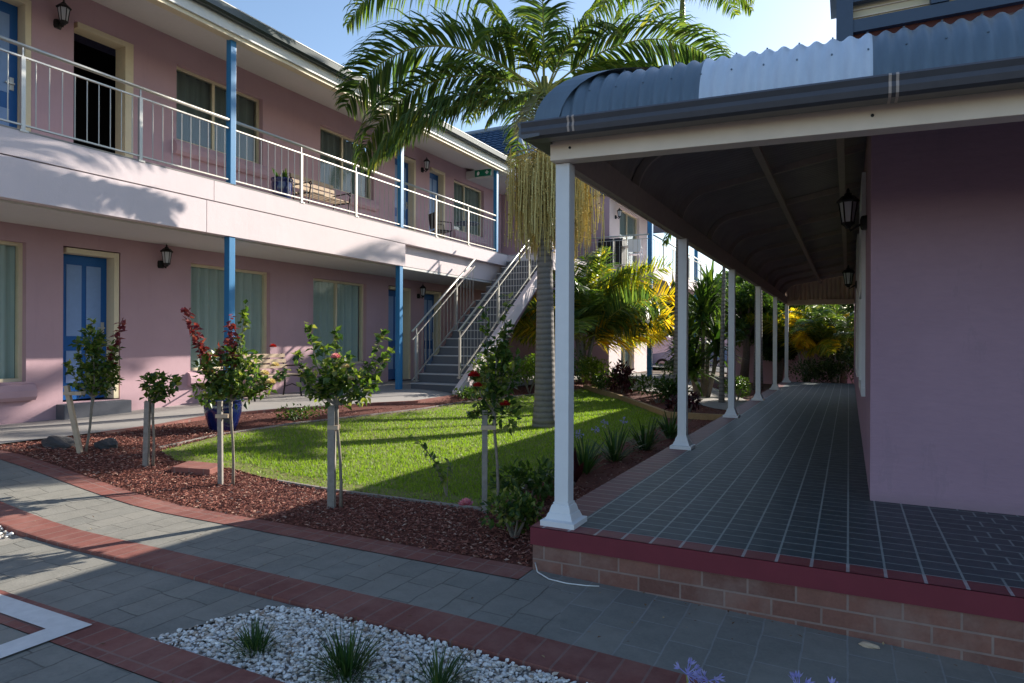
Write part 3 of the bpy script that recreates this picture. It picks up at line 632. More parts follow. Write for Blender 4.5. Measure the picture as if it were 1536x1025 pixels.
E0 = (-17, 16.35, 6.42); E1 = (-7.95, 16.35, 6.42); T0 = (-15, 18.6, 8.15); T1 = (-9.35, 18.6, 8.15)
g = MB(); tiles(g, E0, E1, T0, T1, 13, .22); tiles(g, E1, (-7.95, 20.85, 6.42), T1, T1, 13, .22); tiles(g, (-7.95, 20.85, 6.42), (-17, 20.85, 6.42), T1, T0, 6)
g.build('roof', 'tile', wing)
g = MB(); g.tube([Vector(E1)+Vector((0, 0, .06)), Vector(T1)+Vector((0, 0, .07))], .075, 8); g.tube([Vector(T0)+Vector((0, 0, .05)), Vector(T1)+Vector((0, 0, .07))], .07, 8); g.build('ridge_tile', 'tileridge', wing)
g = MB(); g.box((-8.9, 20.9, 6.28), (-5.2, 29.3, 6.4)); g.add([(-5.2, 20.9, 6.41), (-5.2, 29.3, 6.41), (-9, 26, 7.6), (-9, 22, 7.6), (-17, 29.3, 6.4), (-17, 20.9, 6.4)], [(0, 1, 2, 3), (1, 4, 2), (0, 3, 5), (3, 2, 4, 5)]); g.build('roof', 'tile', wing)
g = MB(); g.box((-17, 18.6, 6.1), (-8.2, 20.9, 6.40)); g.build('eave_soffit', 'soffit', wing)
g = MB(); g.box((-8.05, 16.3, 6.30), (-7.9, 20.9, 6.43)); g.box((-9.6, 16.28, 6.30), (-8.05, 16.34, 6.43)); g.build('gutter', 'trim', wing)
g = MB(); g.box((-9.95, 16.42, 6.1), (-8.4, 18.6, 6.32)); g.build('eave_beam', 'soffit', wing)
railing('wing_railing', 'grey railing across the rear wing balcony, facing the lawn', 'railing', (-8.55, 20.05), (-5.5, 20.05), 3.76, [.9, 1.9], group='rear wing railings')
railing('wing_railing', 'grey railing along the side of the rear wing balcony, running away from the lawn', 'railing', (-5.42, 20.25), (-5.42, 28.9), 3.76, [1.3, 2.6, 5.2, 7.4], bs=.3, group='rear wing railings')
lantern((-7.1, 21.6, 5.75), (1, 0, 0), 'black lantern upstairs on the rear wing beside its glass door')
# ---------------------------------------------------------------- main building on the right
CX, CY, FZ = -1.575, 3.805, .27
mb_ = thing('guest_house_building', (.14, 5.38, 0), 'mauve rendered building on the right behind the verandah', 'building')
g = MB(); g.add([(.14, 5.38, .2), (9, 5.38, .2), (9, 5.38, 3.4), (.14, 5.38, 3.4)], [(0, 1, 2, 3)]); g.build('wall', 'purple', mb_)
g = MB(); g.add([(.14, 5.38, .2), (.14, 22, .2), (.14, 22, 3.4), (.14, 5.38, 3.4)], [(3, 2, 1, 0)]); g.add([(.14, 22, 0), (9, 22, 0), (9, 22, 3.4), (.14, 22, 3.4)], [(3, 2, 1, 0)]); g.build('wall', 'purple', mb_)
g = MB(); g.add([(.14, 5.38, 3.34), (9, 5.38, 3.34), (9, 22.1, 5.2), (3.0, 22.1, 4.35), (.14, 22.1, 3.34), (3.0, 8.2, 4.35), (9, 8.2, 4.4)], [(0, 1, 6, 5), (0, 5, 3, 4), (5, 6, 2, 3)]); g.build('roof', 'roofdark', mb_)
for y0, y1 in ((7.0, 8.6), (10.9, 12.6)):
    g = MB(); x = .14
    for a, b, e, f in ((y0, y0+.09, .98, 3.0), (y1-.09, y1, .98, 3.0), (y0+.09, y1-.09, 2.91, 3.0), (y0-.04, y1+.04, .90, .98), (y0+.09, y1-.09, 1.9, 1.95)): g.box((x-.035, a, e), (x-.001, b, f))
    wd = g.build('window', 'white', mb_); MB().add([(x-.012, y0+.09, .98), (x-.012, y1-.09, .98), (x-.012, y1-.09, 2.91), (x-.012, y0+.09, 2.91)], [(0, 1, 2, 3)]).build('pane', 'glass', wd)
    MB().add([(x-.006, y0+.09, .98), (x-.006, y1-.09, .98), (x-.006, y1-.09, 2.91), (x-.006, y0+.09, 2.91)], [(0, 1, 2, 3)]).build('blind', 'curtaingrey', wd)
# upper bay: brick base, slate frame, cream boards
g = MB(); g.box((.0, 5.46, 3.40), (6, 8.5, 3.74)); g.build('brick_base', 'redbrick', mb_)
g = MB(); g.box((.0, 5.50, 3.74), (6, 8.5, 5.2)); g.build('weatherboard', 'cream', mb_)
g = MB()
for k in range(5): g.box((.0, 5.485-.0*k, 3.80+k*.055), (6, 5.50, 3.80+k*.055+.006))
g.build('board_joint', 'beam', mb_)
g = MB(); g.box((-.09, 5.40, 3.3), (.02, 5.52, 5.2)); g.box((.50, 5.40, 3.76), (.61, 5.49, 5.2)); g.box((1.6, 5.40, 3.76), (1.71, 5.49, 5.2))
g.box((.02, 5.41, 3.665), (6, 5.47, 3.755)); g.box((.02, 5.41, 3.885), (6, 5.47, 3.95)); g.box((-.09, 5.52, 3.3), (.0, 8.5, 5.2)); g.build('bay_frame', 'slate', mb_)
g = MB(); g.add([(-.2, 5.3, 5.2), (6.2, 5.3, 5.2), (6.2, 8.6, 5.2), (-.2, 8.6, 5.2), (3, 7, 6.1)], [(0, 1, 2, 3), (0, 1, 4), (1, 2, 4), (2, 3, 4), (3, 0, 4)]); g.build('bay_roof', 'roofdark', mb_)
lantern((.14, 6.6, 2.56), (-1, 0, 0), 'near black lantern on the mauve wall under the verandah roof')
lantern((.14, 12.0, 2.44), (-1, 0, 0), 'far black lantern on the mauve wall deep inside the verandah')
# ---------------------------------------------------------------- verandah
ver = thing('verandah', (-1.72, 3.66, 0), 'raised tiled verandah with bullnose corrugated roof and white posts on the right', 'verandah')
FX0, FY0, FY1, FXR = -1.72, 3.66, 20.6, 9.0
g = MB(); g.add([(FX0, FY0, -.3), (FXR, FY0, -.3), (FXR, FY0, .16), (FX0, FY0, .16)], [(0, 1, 2, 3)]); g.build('brick_plinth', 'plinth', ver)
g = MB(); g.add([(FX0, FY0, -.05), (FX0, FY1, -.05), (FX0, FY1, .16), (FX0, FY0, .16)], [(3, 2, 1, 0)]); g.build('brick_plinth', 'plinthside', ver)
g = MB(); g.box((FX0-.012, FY0-.012, .16), (FXR, FY0+.05, FZ-.004)); g.box((FX0-.012, FY0+.05, .16), (FX0+.05, FY1, FZ-.004)); g.build('red_edge', 'redband', ver)
def fl(nm, a, b, mat, z=FZ):
    q = MB(); q.add([(a[0], a[1], z), (b[0], a[1], z), (b[0], b[1], z), (a[0], b[1], z)], [(0, 1, 2, 3)]); return q.build(nm, mat, ver)
fl('floor', (FX0+.22, FY0+.125), (.14, FY1), 'floortile'); fl('floor', (.14, FY0+.125), (FXR, 5.38), 'floortile')
fl('red_border_tile', (FX0-.01, FY0+.125), (FX0+.22, FY1), 'tilered'); fl('red_border_tile', (FX0-.01, FY0-.01), (FXR, FY0+.125), 'tileredf')
jl = MB(); jl.add([(FX0+.22, FY0+.121, FZ+.001), (FXR, FY0+.121, FZ+.001), (FXR, FY0+.129, FZ+.001), (FX0+.22, FY0+.129, FZ+.001)], [(0, 1, 2, 3)]); jl.build('grout_line', 'grout', ver)
# columns
def column_part():
    g = MB(); h = .046
    g.box((CX-h, CY-h, FZ+.12), (CX+h, CY+h, 2.50)); c_ = g.build('column', 'white', ver, bevel=.005)
    b = MB(); q = 2**.5
    b.lathe((CX, CY, FZ), [(.112*q, 0), (.112*q, .032), (.100*q, .036), (.088*q, .040), (.075*q, .074), (.070*q, .077), (.062*q, .108), (.057*q, .122), (.051*q, .125), (.051*q, .137)], 4, PI/4); b.build('column_base', 'white', c_)
    return c_
c0 = column_part()
for k in range(1, 6): rep(c0, (0, 3.295*k, 0))
for k in (1, 2): rep(c0, (3.4*k+.9, 0, 0))
# beams
g = MB(); g.box((CX-.055, CY-.11, 2.505), (1.2, CY+.005, 2.645)); g.build('front_beam', 'beam', ver, bevel=.004)
g = MB(); g.box((1.202, CY-.11, 2.505), (FXR, CY+.005, 2.645)); g.build('front_beam', 'beam', ver, bevel=.004)
g = MB(); g.box((CX-.04, CY+.006, 2.505), (CX+.01, FY1-.25, 2.70)); g.build('side_beam', 'under', ver)
g = MB(); g.box((CX-.055, CY+.01, 2.50), (CX-.042, FY1-.25, 2.64)); g.build('outer_beam', 'beam', ver)
for x in (-1.5, .1, 1.8):
    g = MB(); g.tube([(x, CY-.116, 2.572), (x, CY-.109, 2.572)], .008, 8); g.build('bolt', 'black', ver)
# bullnose profile
RR = .40
PROF = [(RR*(1-math.cos(R(a))), RR*math.sin(R(a))) for a in range(0, 81, 8)]
d0, z0_ = PROF[-1]
for d in [.40+.0725*k for k in range(21)]: PROF.append((d, z0_+(d-d0)*math.tan(R(10))))
def nrm2(i):
    a = PROF[max(i-1, 0)]; b = PROF[min(i+1, len(PROF)-1)]; dx, dz = b[0]-a[0], b[1]-a[1]; l = math.hypot(dx, dz); return (-dz/l, dx/l)
RZ = 2.665; ROX, ROY = -1.67, 3.60
def sheet(axis, t0, t1, mat, lab=None, nm='roof_sheet', off=0.0):
    """corrugated sheet, axis 0: front roof running along X, 1: side roof along Y"""
    g = MB(); n = max(4, int((t1-t0)/.08*8)); rows = []; cl = []
    for i, (d, z) in enumerate(PROF):
        nx, nz = nrm2(i); row = []
        for k in range(n+1):
            t = t0+(t1-t0)*k/n; lim = (ROX if axis == 0 else ROY)+d+.02
            cl.append(t < lim); t = min(max(t, lim), t1); wv = .0105*math.cos(2*PI*t/.08)
            dd, zz = d+nx*(wv+off), RZ+z+nz*(wv+off)
            row.append((t, ROY+dd, zz) if axis == 0 else (ROX+dd, t, zz))
        rows.append(row)
    v = [p for r in rows for p in r]; k = n+1
    fs = [(i*k+j, i*k+j+1, (i+1)*k+j+1, (i+1)*k+j) for i in range(len(PROF)-1) for j in range(n) if not (cl[i*k+j] and cl[i*k+j+1] and cl[(i+1)*k+j] and cl[(i+1)*k+j+1])]
    g.add(v, fs); o = g.build(nm, mat, ver, smooth=True)
    if lab: o['label'] = lab
bx = [-1.66, -.72, .10, .92, 1.74, 2.56, 3.38, 4.2, 5.02, 5.84, 6.66, 7.48, 9.0]
for i in range(len(bx)-1): sheet(0, bx[i], bx[i+1], 'roofpale' if i % 2 else 'roofdark', 'pale blue corrugated sheet' if i % 2 else None)
by = [3.6]+[4.6+.82*k for k in range(20)]; by[-1] = 20.4
for i in range(len(by)-1): sheet(1, by[i], by[i+1], 'roofpale' if i % 2 else 'roofdark')
sheet(0, -1.64, 9.0, 'lining', None, 'lining', -.012); sheet(1, 3.62, 20.4, 'lining', None, 'lining', -.012)
# hip cap
g = MB(); va = []
W_ = .165
for i, (d, z) in enumerate(PROF):
    nx, nz = nrm2(i); o_ = .022
    c_ = Vector((ROX+d+nx*o_, ROY+d+nx*o_, RZ+z+nz*o_+.006)); a = Vector((c_.x+W_, ROY+d+nx*o_, RZ+z+nz*o_)); b = Vector((ROX+d+nx*o_, c_.y+W_, RZ+z+nz*o_))
    va += [a, c_, b]
g.add(va, [(3*i+j, 3*i+j+1, 3*i+j+4, 3*i+j+3) for i in range(len(PROF)-1) for j in (0, 1)]); g.build('hip_cap', 'roofdark', ver, smooth=False)
# gutters
sg = MB()
for k in range(60):
    x = -1.36+k*.16
    for i in (4, 8): 
        d, z = PROF[i]; nx, nz = nrm2(i); c = Vector((x, ROY+d+nx*.010, RZ+z+nz*.010)); sg.tube([c, c+Vector((0, nx, nz))*.006], .005, 6)
tag(sg.build('roof_screw', 'roofdark', ver), kind='stuff')
def gut(y): return [(y+.14, 2.605), (y+.035, 2.60), (y+.01, 2.612), (y, 2.64), (y+.008, 2.665), (y-.006, 2.69), (y+.004, 2.702), (y+.018, 2.69), (y+.02, 2.65), (y+.14, 2.65)]
g = MB(); g.sweep(gut(3.50), -1.735, 1.2, 0); g.build('gutter', 'gutter', ver); g = MB(); g.sweep(gut(3.50), 1.2015, FXR, 0); g.build('gutter', 'gutter', ver)
g = MB(); g.sweep([(p[0]-3.50-1.755, p[1]) for p in gut(3.50)], 3.505, 20.45, 1); g.build('gutter', 'gutter', ver)
for x in (-1.44, .16):
    g = MB(); g.sweep([(a-.003 if a < 3.6 else a, b-.002) for a, b in gut(3.50)], x, x+.012, 0); g.sweep([(a-.003 if a < 3.6 else a, b-.002) for a, b in gut(3.50)], x+.03, x+.042, 0); g.build('gutter_strap', 'under', ver)
# rafters
def rafter(y):
    g = MB(); pr = []
    for i, (d, z) in enumerate(PROF):
        nx, nz = nrm2(i); pr.append((ROX+d-nx*.02, RZ+z-nz*.02))
    for i in reversed(range(len(PROF))):
        d, z = PROF[i]; nx, nz = nrm2(i); pr.append((ROX+d-nx*.085, RZ+z-nz*.085))
    k = len(pr)//2
    v = [(a, y-.018, b) for a, b in pr]+[(a, y+.018, b) for a, b in pr]; n = len(pr)
    fs = [(j, (j+1) % n, n+(j+1) % n, n+j) for j in range(n)]+[(j, j+1, n-2-j, n-1-j) for j in range(k-1)]+[(n+j, n+n-1-j, n+n-2-j, n+j+1) for j in range(k-1)]
    g.add(v, fs); return g.build('rafter', 'under', ver)
r0 = rafter(5.45)
for k in range(1, 9): rep(r0, (0, 1.6475*k, 0))
g = MB(); g.box((-.74, 5.0, 3.055), (-.68, 20.3, 3.098)); g.box((-.1, 5.40, 3.12), (-.04, 20.3, 3.17)); g.build('purlin', 'under', ver)
g = MB(); g.obox((ROX+.1, ROY+.1, 2.80), (ROX+.35, ROY+.35, 3.01), .04, .06); g.obox((ROX+.35, ROY+.35, 3.01), (.13, 5.36, 3.26), .04, .07); g.build('hip_rafter', 'under', ver)
g = MB(); g.box((-.0, 4.35, 3.06), (FXR, 4.41, 3.10)); g.build('purlin', 'under', ver)
# end gable
g = MB(); y = 20.36; n = 130; vv = []
for i in range(n+1):
    x = ROX+.05+(1.78)*i/n; d = x-ROX
    for (a, za), (b, zb) in zip(PROF, PROF[1:]):
        if a <= d <= b: zt = za+(zb-za)*(d-a)/(b-a)
    vv += [(x, y+.022*math.sin(2*PI*x/.11), 2.50), (x, y+.022*math.sin(2*PI*x/.11), RZ+zt-.02)]
g.add(vv, [(2*i, 2*i+2, 2*i+3, 2*i+1) for i in range(n)]); g.build('end_gable', 'beam', ver)
g = MB(); g.box((CX, 20.22, 2.46), (.13, 20.31, 2.60)); g.build('end_beam', 'beam', ver)
# the front run of roof, beam and gutter falls slightly towards the right-hand downpipe end
for o in ver.children:
    if o.type != 'MESH' or o.name.split('.')[0] not in ('roof_sheet', 'lining', 'gutter', 'gutter_strap', 'front_beam', 'bolt', 'roof_screw', 'purlin', 'column'): continue
    done = o.data.get('fall')
    if done or o.name.split('.')[0] == 'column': continue
    o.data['fall'] = 1
    for v in o.data.vertices:
        X_, Y_, Z_ = v.co.x+o.location.x+FX0, v.co.y+o.location.y+FY0, v.co.z
        if Z_ > 2.3: v.co.z -= .031*min(2.8, max(0, X_+1.6))*(1-ss((Y_-4.3)/1.1))
# ---------------------------------------------------------------- garden wall, edging
fw = MB(); fw.box((-3.95, 25, -.1), (7, 25.2, 1.95)); tag(fw.build('garden_wall', 'wall'), 'low pink rendered wall behind the plants at the end of the verandah', 'wall')
def edging(pts, h, t, mat, label, off=0.0):
    T = MB()
    for a, b in zip(pts, pts[1:]): T.obox((a[0], a[1], gh(*a)+h/2-.02+off), (b[0], b[1], gh(*b)+h/2-.02+off), t, h)
    return tag(T.build('garden_edging', mat), label, 'edging')
edging([(-6.2, 16.35), (-4.91, 15.38), (-3.9, 13.75), (-2.99, 12.2), (-1.78, 12.2)], .13, .09, 'edging', 'tan timber edging along the far right corner of the lawn')
edging([(-2.72, 5.6), (-2.70, 4.75), (-3.39, 4.72), (-4.28, 4.70), (-5.0, 4.74)], .045, .03, 'timber', 'thin grey edging strip between the lawn and the rose bed')
edging([(-6.9, 4.8), (-7.05, 5.68), (-7.02, 6.38), (-7.0, 6.97), (-6.8, 8.33), (-6.66, 9.63), (-6.64, 10.95), (-6.5, 12.36), (-6.3, 15)], .04, .03, 'timber', 'thin grey edging strip along the building side of the lawn')
# rocks, slab, stone, hose
def rock(loc, r, label, seed):
    q = random.Random(seed); bm = bmesh.new(); bmesh.ops.create_icosphere(bm, subdivisions=3, radius=1)
    ph = [q.uniform(0, 6) for _ in range(6)]
    for v in bm.verts:
        k = 1+.12*math.sin(v.co.x*4+ph[0])+.1*math.sin(v.co.y*5+ph[1])+.08*math.sin(v.co.z*7+v.co.x*5+ph[2])
        v.co = Vector((v.co.x*r[0], v.co.y*r[1], v.co.z*r[2]))*k
    me = bpy.data.meshes.new('rock'); bm.to_mesh(me); bm.free(); me.materials.append(M['rock']); o = bpy.data.objects.new('rock', me); col.objects.link(o); o.location = loc
    return tag(o, label, 'rock')
rock((-7.62, 4.12, .26), (.26, .12, .09), 'dark rough rock at the left corner of the mulch bed', 3)
rock((-7.25, 4.42, .24), (.16, .1, .07), 'smaller dark rock beside the leaning rose stake', 8)
rock((.09, 3.585, -.045), (.045, .02, .014), 'small pale stone at the foot of the brick plinth', 11).data.materials[0] = M['paletimber']
g = MB(); g.add([(-6.0, 4.30, .14), (-5.66, 4.48, .115), (-5.75, 4.72, .125), (-6.1, 4.58, .15), (-6.0, 4.30, .05), (-5.66, 4.48, .02), (-5.75, 4.72, .03), (-6.1, 4.58, .05)], [(0, 1, 2, 3), (4, 7, 6, 5), (0, 4, 5, 1), (1, 5, 6, 2), (2, 6, 7, 3), (3, 7, 4, 0)])
tag(g.build('paver_slab', 'borderY', bevel=.008), 'flat brown slab lying in the mulch between two roses', 'slab')
g = MB(); g.tube([(-1.70, 3.652, .05), (-1.66, 3.60, .016), (-1.56, 3.545, .008), (-1.45, 3.54, .004), (-1.34, 3.565, .001), (-1.27, 3.60, -.002)], .004, 6); tag(g.build('cable', 'trim', smooth=True), 'thin pale cable lying on the path at the verandah corner', 'cable')
# ---------------------------------------------------------------- plants
def leaf(g, p, d, nrm, L, W):
    """pointed leaf, folded along the midrib"""
    d = d.normalized(); s_ = d.cross(nrm)
    if s_.length < 1e-3: s_ = Vector((1, 0, 0))
    s_.normalize(); n = s_.cross(d)
    b = len(g.v); m_ = p+d*L*.45
    g.v += [tuple(p), tuple(m_+s_*W*.5+n*W*.12), tuple(p+d*L-n*L*.08), tuple(m_-s_*W*.5+n*W*.12)]
    g.f += [(b, b+1, b+2), (b, b+2, b+3)]
def rv(q): 
    while True:
        v = Vector((q.uniform(-1, 1), q.uniform(-1, 1), q.uniform(-1, 1)))
        if .05 < v.length < 1: return v.normalized()
def cloud(g, q, c, r, n, L, W, hollow=.3, up=.4, zmin=None):
    c = Vector(c)
    for i in range(n):
        v = rv(q); k = (hollow+(1-hollow)*q.random()**.6); p = c+Vector((v.x*r[0], v.y*r[1], v.z*r[2]))*k
        if zmin is not None and p.z < zmin: continue
        d = (v*.7+rv(q)*.8+Vector((0, 0, up*q.uniform(-.5, 1)))).normalized(); leaf(g, p, d, (rv(q)*.7+Vector((0, 0, 1))).normalized(), L*q.uniform(.6, 1.2), W*q.uniform(.7, 1.2))
def strap(g, q, p, az, el, L, W, droop=1.2, seg=5):
    """arching strap leaf"""
    d = Vector((math.cos(az)*math.cos(el), math.sin(az)*math.cos(el), math.sin(el))); s_ = Vector((-math.sin(az), math.cos(az), 0)); b = len(g.v); p = Vector(p)
    for i in range(seg+1):
        t = i/seg; w2 = W*.5*(1-t**2.2)*(.6+.8*min(1, t*3)) if t < 1 else 0.0005
        g.v += [tuple(p+s_*w2), tuple(p-s_*w2)]
        p = p+d*(L/seg); d = (d+Vector((0, 0, -droop/seg*(.3+t)))).normalized()
    g.f += [(b+2*i, b+2*i+1, b+2*i+3, b+2*i+2) for i in range(seg)]
def tuftmesh(q, c, n, L, W, spread=.06, el=(30, 85), droop=1.0):
    g = MB(); c = Vector(c)
    for i in range(n):
        a = q.uniform(0, 2*PI); e = R(q.uniform(*el)); strap(g, q, c+Vector((math.cos(a), math.sin(a), 0))*q.uniform(0, spread), a+q.uniform(-.4, .4), e, L*q.uniform(.6, 1.15), W*q.uniform(.7, 1.2), droop*q.uniform(.6, 1.4))
    return g
def frond(parent, base, az, el, L, droop, seed, n=46, LL=.62, W=.044, mat='palmleaf', hang=.55, twist=0.0, rr=.018, nseg=22, name='frond'):
    """pinnate frond: rib as its own sub-part, leaflets as the frond mesh"""
    n = int(n*1.75); q = random.Random(seed); p = Vector(base); d = Vector((math.cos(az)*math.cos(el), math.sin(az)*math.cos(el), math.sin(el))); pts = [p.copy()]; ds = [d.copy()]
    for i in range(nseg):
        t = i/nseg; p = p+d*(L/nseg); d = (d+Vector((0, 0, -droop/nseg*(.4+1.3*t)))).normalized(); pts.append(p.copy()); ds.append(d.copy())
    g = MB()
    for i in range(n):
        t = .14+.86*(i+.5)/n; x = t*nseg; k = min(int(x), nseg-1); fr_ = x-k; P = pts[k].lerp(pts[k+1], fr_); D = ds[k].lerp(ds[k+1], fr_).normalized()
        side = D.cross(Vector((0, 0, 1)))
        if side.length < .15: side = Vector((-math.sin(az), math.cos(az), 0))
        side.normalize()
        if twist: side = (Matrix.Rotation(twist, 3, D) @ side)
        ll = LL*(math.sin(PI*min(1, .12+t*.86))**.6)*q.uniform(.85, 1.1)
        for sg in (-1, 1):
            if q.random() < .03: continue
            dd = (side*sg*q.uniform(.75, 1)+D*q.uniform(.45, .75)+Vector((0, 0, q.uniform(-.15, .35)))).normalized(); pp = P+D*q.uniform(-.01, .01); b = len(g.v); S_ = 4
            wd = dd.cross(Vector((0, 0, 1))); wd = (wd.normalized()*.6+Vector((0, 0, .8))*q.choice((-1, 1))*q.uniform(.2, 1)+D*.3).normalized() if wd.length > .1 else D
            hg = hang*q.uniform(.7, 1.3)
            for s_ in range(S_+1):
                u = s_/S_; w2 = W*.5*(1-u**1.8)*(1 if s_ else .45)+.0006; g.v += [tuple(pp+wd*w2), tuple(pp-wd*w2)]
                pp = pp+dd*(ll/S_); dd = (dd+Vector((0, 0, -hg*(.35+u*.9)))).normalized(); wd = (wd-dd*wd.dot(dd)).normalized()
            g.f += [(b+2*s_, b+2*s_+1, b+2*s_+3, b+2*s_+2) for s_ in range(S_)]
    fo = g.build(name, mat, parent)
    rb = MB(); rb.tube(pts, [rr*(1-.85*i/nseg) for i in range(nseg+1)], 5); rb.build('rib', 'rachis', fo)
    return fo
def A(deg): return YAW+R(deg)      # 0: to the right seen from the lawn path, 90: away, 180: left
def king_palm(loc, h, r, lean, label, fronds, seed, shaft=1.0, group='tall feather palms', mats='palmleaf', cat='palm tree', dead=None, spray=False):
    q = random.Random(seed); T = thing('palm_tree', loc, label, cat, group); b = Vector(loc); ln = Vector(lean); n = 14
    pts = [b+Vector((ln.x*(i/n)**1.5, ln.y*(i/n)**1.5, -.1+(h+.1)*i/n)) for i in range(n+1)]
    rs = [r*(1.18-.62*(i/n)**.8+(.22 if i == 0 else .08 if i == 1 else 0)) for i in range(n+1)]
    g = MB(); g.tube(pts, rs, 18); g.build('trunk', 'trunk', T, smooth=True)
    top = pts[-1]; g = MB(); m_ = 6; sp = [top+Vector((ln.x*.1, ln.y*.1, 1))*(shaft*i/m_) for i in range(m_+1)]
    g.tube(sp, [rs[-1]*k for k in (1.05, 1.28, 1.22, 1.1, .95, .8, .55)], 14); g.build('crownshaft', 'shaft', T, smooth=True)
    c = sp[-2]
    for i, (az, el, L, dr, kw) in enumerate(fronds):
        frond(T, c+Vector((math.cos(A(az))*.05, math.sin(A(az))*.05, kw.pop('dz', 0))), A(az), R(el), L, dr, seed*100+i, mat=kw.pop('mat', mats), **kw)
    if spray:
        g = MB()
        o_ = top+Vector((.14, .07, .05))
        for br in range(120):
            a = q.uniform(0, 2*PI); rad = q.uniform(.1, .95)**.6*.88; pz_ = Vector((math.cos(a)*.1, math.sin(a)*.1, 0))+o_
            mid = o_+Vector((math.cos(a)*rad, math.sin(a)*rad, q.uniform(-.35, .12))); g.tube([pz_, pz_.lerp(mid, .5)+Vector((0, 0, .13)), mid], [.012, .008, .006], 4)
            for st_ in range(8):
                s0 = pz_.lerp(mid, q.uniform(.35, 1))+Vector((q.uniform(-.08, .08), q.uniform(-.08, .08), q.uniform(-.05, .05))); ll = q.uniform(.7, 1.55)
                z_end = max(s0.z-ll, o_.z-1.75+q.uniform(0, .55)); jx, jy = q.uniform(-.05, .05), q.uniform(-.05, .05); prev = s0; S_ = 5; pl = [s0]
                for s_ in range(1, S_+1): pl.append(Vector((s0.x+jx*s_/S_+q.uniform(-.008, .008), s0.y+jy*s_/S_+q.uniform(-.008, .008), s0.z+(z_end-s0.z)*s_/S_)))
                g.tube(pl, .006, 3, cap=False)
                for s_ in range(10):
                    k = q.uniform(0, S_-.01); k0 = int(k); pp = pl[k0].lerp(pl[k0+1], k-k0); leaf(g, pp, rv(q), rv(q), .036, .03)
        g.build('flower_spray', 'flowerspray', T)
    return T
big = [(180, 40, 3.8, 2.3, dict(n=96, LL=1.0, hang=.8, rr=.028, dz=-.05, W=.046, twist=.7)), (178, 22, 3.7, 2.3, dict(n=84, LL=.85, hang=1.1, W=.046, twist=.4)), (186, 10, 3.3, 1.8, dict(n=70, LL=.75, hang=1.2, W=.044, dz=-.12)), (190, 4, 2.8, 1.3, dict(n=60, LL=.6, hang=1.3, dz=-.2)), (0, 42, 3.35, 1.9, dict(n=84, LL=.9, hang=.8, W=.046, twist=-.6)), (10, 30, 2.9, 1.7, dict(n=78, LL=.85, hang=1.0, mat='palmbright', W=.046)),
       (-14, 8, 2.1, 1.2, dict(n=44, LL=.5, hang=1.1, dz=-.15)), (172, 66, 4.6, 2.9, dict(n=70, LL=1.0, hang=.9, mat='palmbright', W=.05)), (3, 66, 4.7, 2.6, dict(n=70, LL=1.0, hang=.9, mat='palmbright', W=.05)),
       (95, 76, 3.0, 2.6, dict(n=54, LL=.65)), (262, 82, 2.2, 2.9, dict(n=50, LL=.55)), (225, 60, 1.9, 3.0, dict(n=44, LL=.5, mat='palmbright')), (315, 62, 1.9, 2.8, dict(n=44, LL=.5)),
       (245, -38, 1.25, .7, dict(n=44, LL=.42, hang=.9, mat='dead', W=.03, dz=-.02)), (285, -50, .9, .5, dict(n=36, LL=.38, hang=.9, W=.03)), (205, -20, 1.2, .9, dict(n=36, LL=.42, hang=1.0, W=.03)), (100, 25, 3.0, 1.8, dict(n=46, hang=.9)), (60, 38, 2.4, 2.0, dict(n=46, hang=.9)), (130, 40, 2.4, 2.0, dict(n=46, hang=.9))]
king_palm((-4.39, 9.79, 0), 4.3, .165, (-.02, -.02), 'tall king palm with golden hanging flower sprays standing on the lawn', big, 3, shaft=1.4, spray=True)
def ring(cnt, L, el0, el1, dr, q, **kw):
    return [(360*i/cnt+q.uniform(-15, 15), q.uniform(el0, el1), L*q.uniform(.85, 1.1), dr*q.uniform(.8, 1.2), dict(kw)) for i in range(cnt)]
qq = random.Random(9)
king_palm((-3.45, 15.1, 0), 8.45, .10, (.05, 0), 'taller slim palm behind the second white column, its crown above the photo edge', ring(7, 2.05, 10, 65, 2.0, qq, n=36, LL=.6, mat='palmbright'), 5, shaft=1.0)
king_palm((-2.37, 20.6, 0), 7.6, .11, (0, 0), 'slim palm far back whose frond tip shows above the corrugated roof', ring(10, 2.4, 15, 75, 2.0, qq, n=32, LL=.55), 6, shaft=.9)
king_palm((-2.6, 15.7, 0), 3.9, .055, (.05, .05), 'thin young palm beside the concrete path behind the third white column', ring(8, 1.9, 15, 70, 2.0, qq, n=30, LL=.5, mat='palmbright'), 7, shaft=.6)
def clump_palm(name, loc, label, fr, seed, mat='yellowleaf', stems=5, sr=.045, sh=1.0, cat='palm'):
    q = random.Random(seed); T = thing(name, loc, label, cat); b = Vector(loc)
    ends = []
    for i in range(stems):
        a = q.uniform(0, 2*PI); o_ = Vector((math.cos(a), math.sin(a), 0))*q.uniform(.05, .25); g = MB(); hh = sh*q.uniform(.7, 1.15)
        pts = [b+o_*.6, b+o_*1.1+Vector((0, 0, hh*.5)), b+o_*1.9+Vector((0, 0, hh))]; g.tube([pts[0]-Vector((0, 0, .05)), pts[1], pts[2]], [sr*1.1, sr, sr*.8], 7); g.build('stem', 'stem', T, smooth=True); ends.append(pts[2])
    for i, (az, el, L, dr, kw) in enumerate(fr):
        k = dict(kw); frond(T, ends[i % len(ends)], A(az), R(el), L, dr, seed*50+i, mat=k.pop('mat', mat), **k)
    return T
yf = []
for i in range(34):
    az = qq.choice((0, 10, -15, 25, -5, 5, 175, 190, 160, 95, 60, 120, 270, 240, 300, 40, 140))+qq.uniform(-12, 12); el = qq.uniform(25, 85)
    yf.append((az, el, qq.uniform(1.9, 2.8), qq.uniform(1.0, 1.9), dict(n=32, LL=.7, hang=.3, W=.05, twist=qq.uniform(-1, 1), mat=qq.choice(('yellowleaf', 'palmbright', 'palmleaf')))))
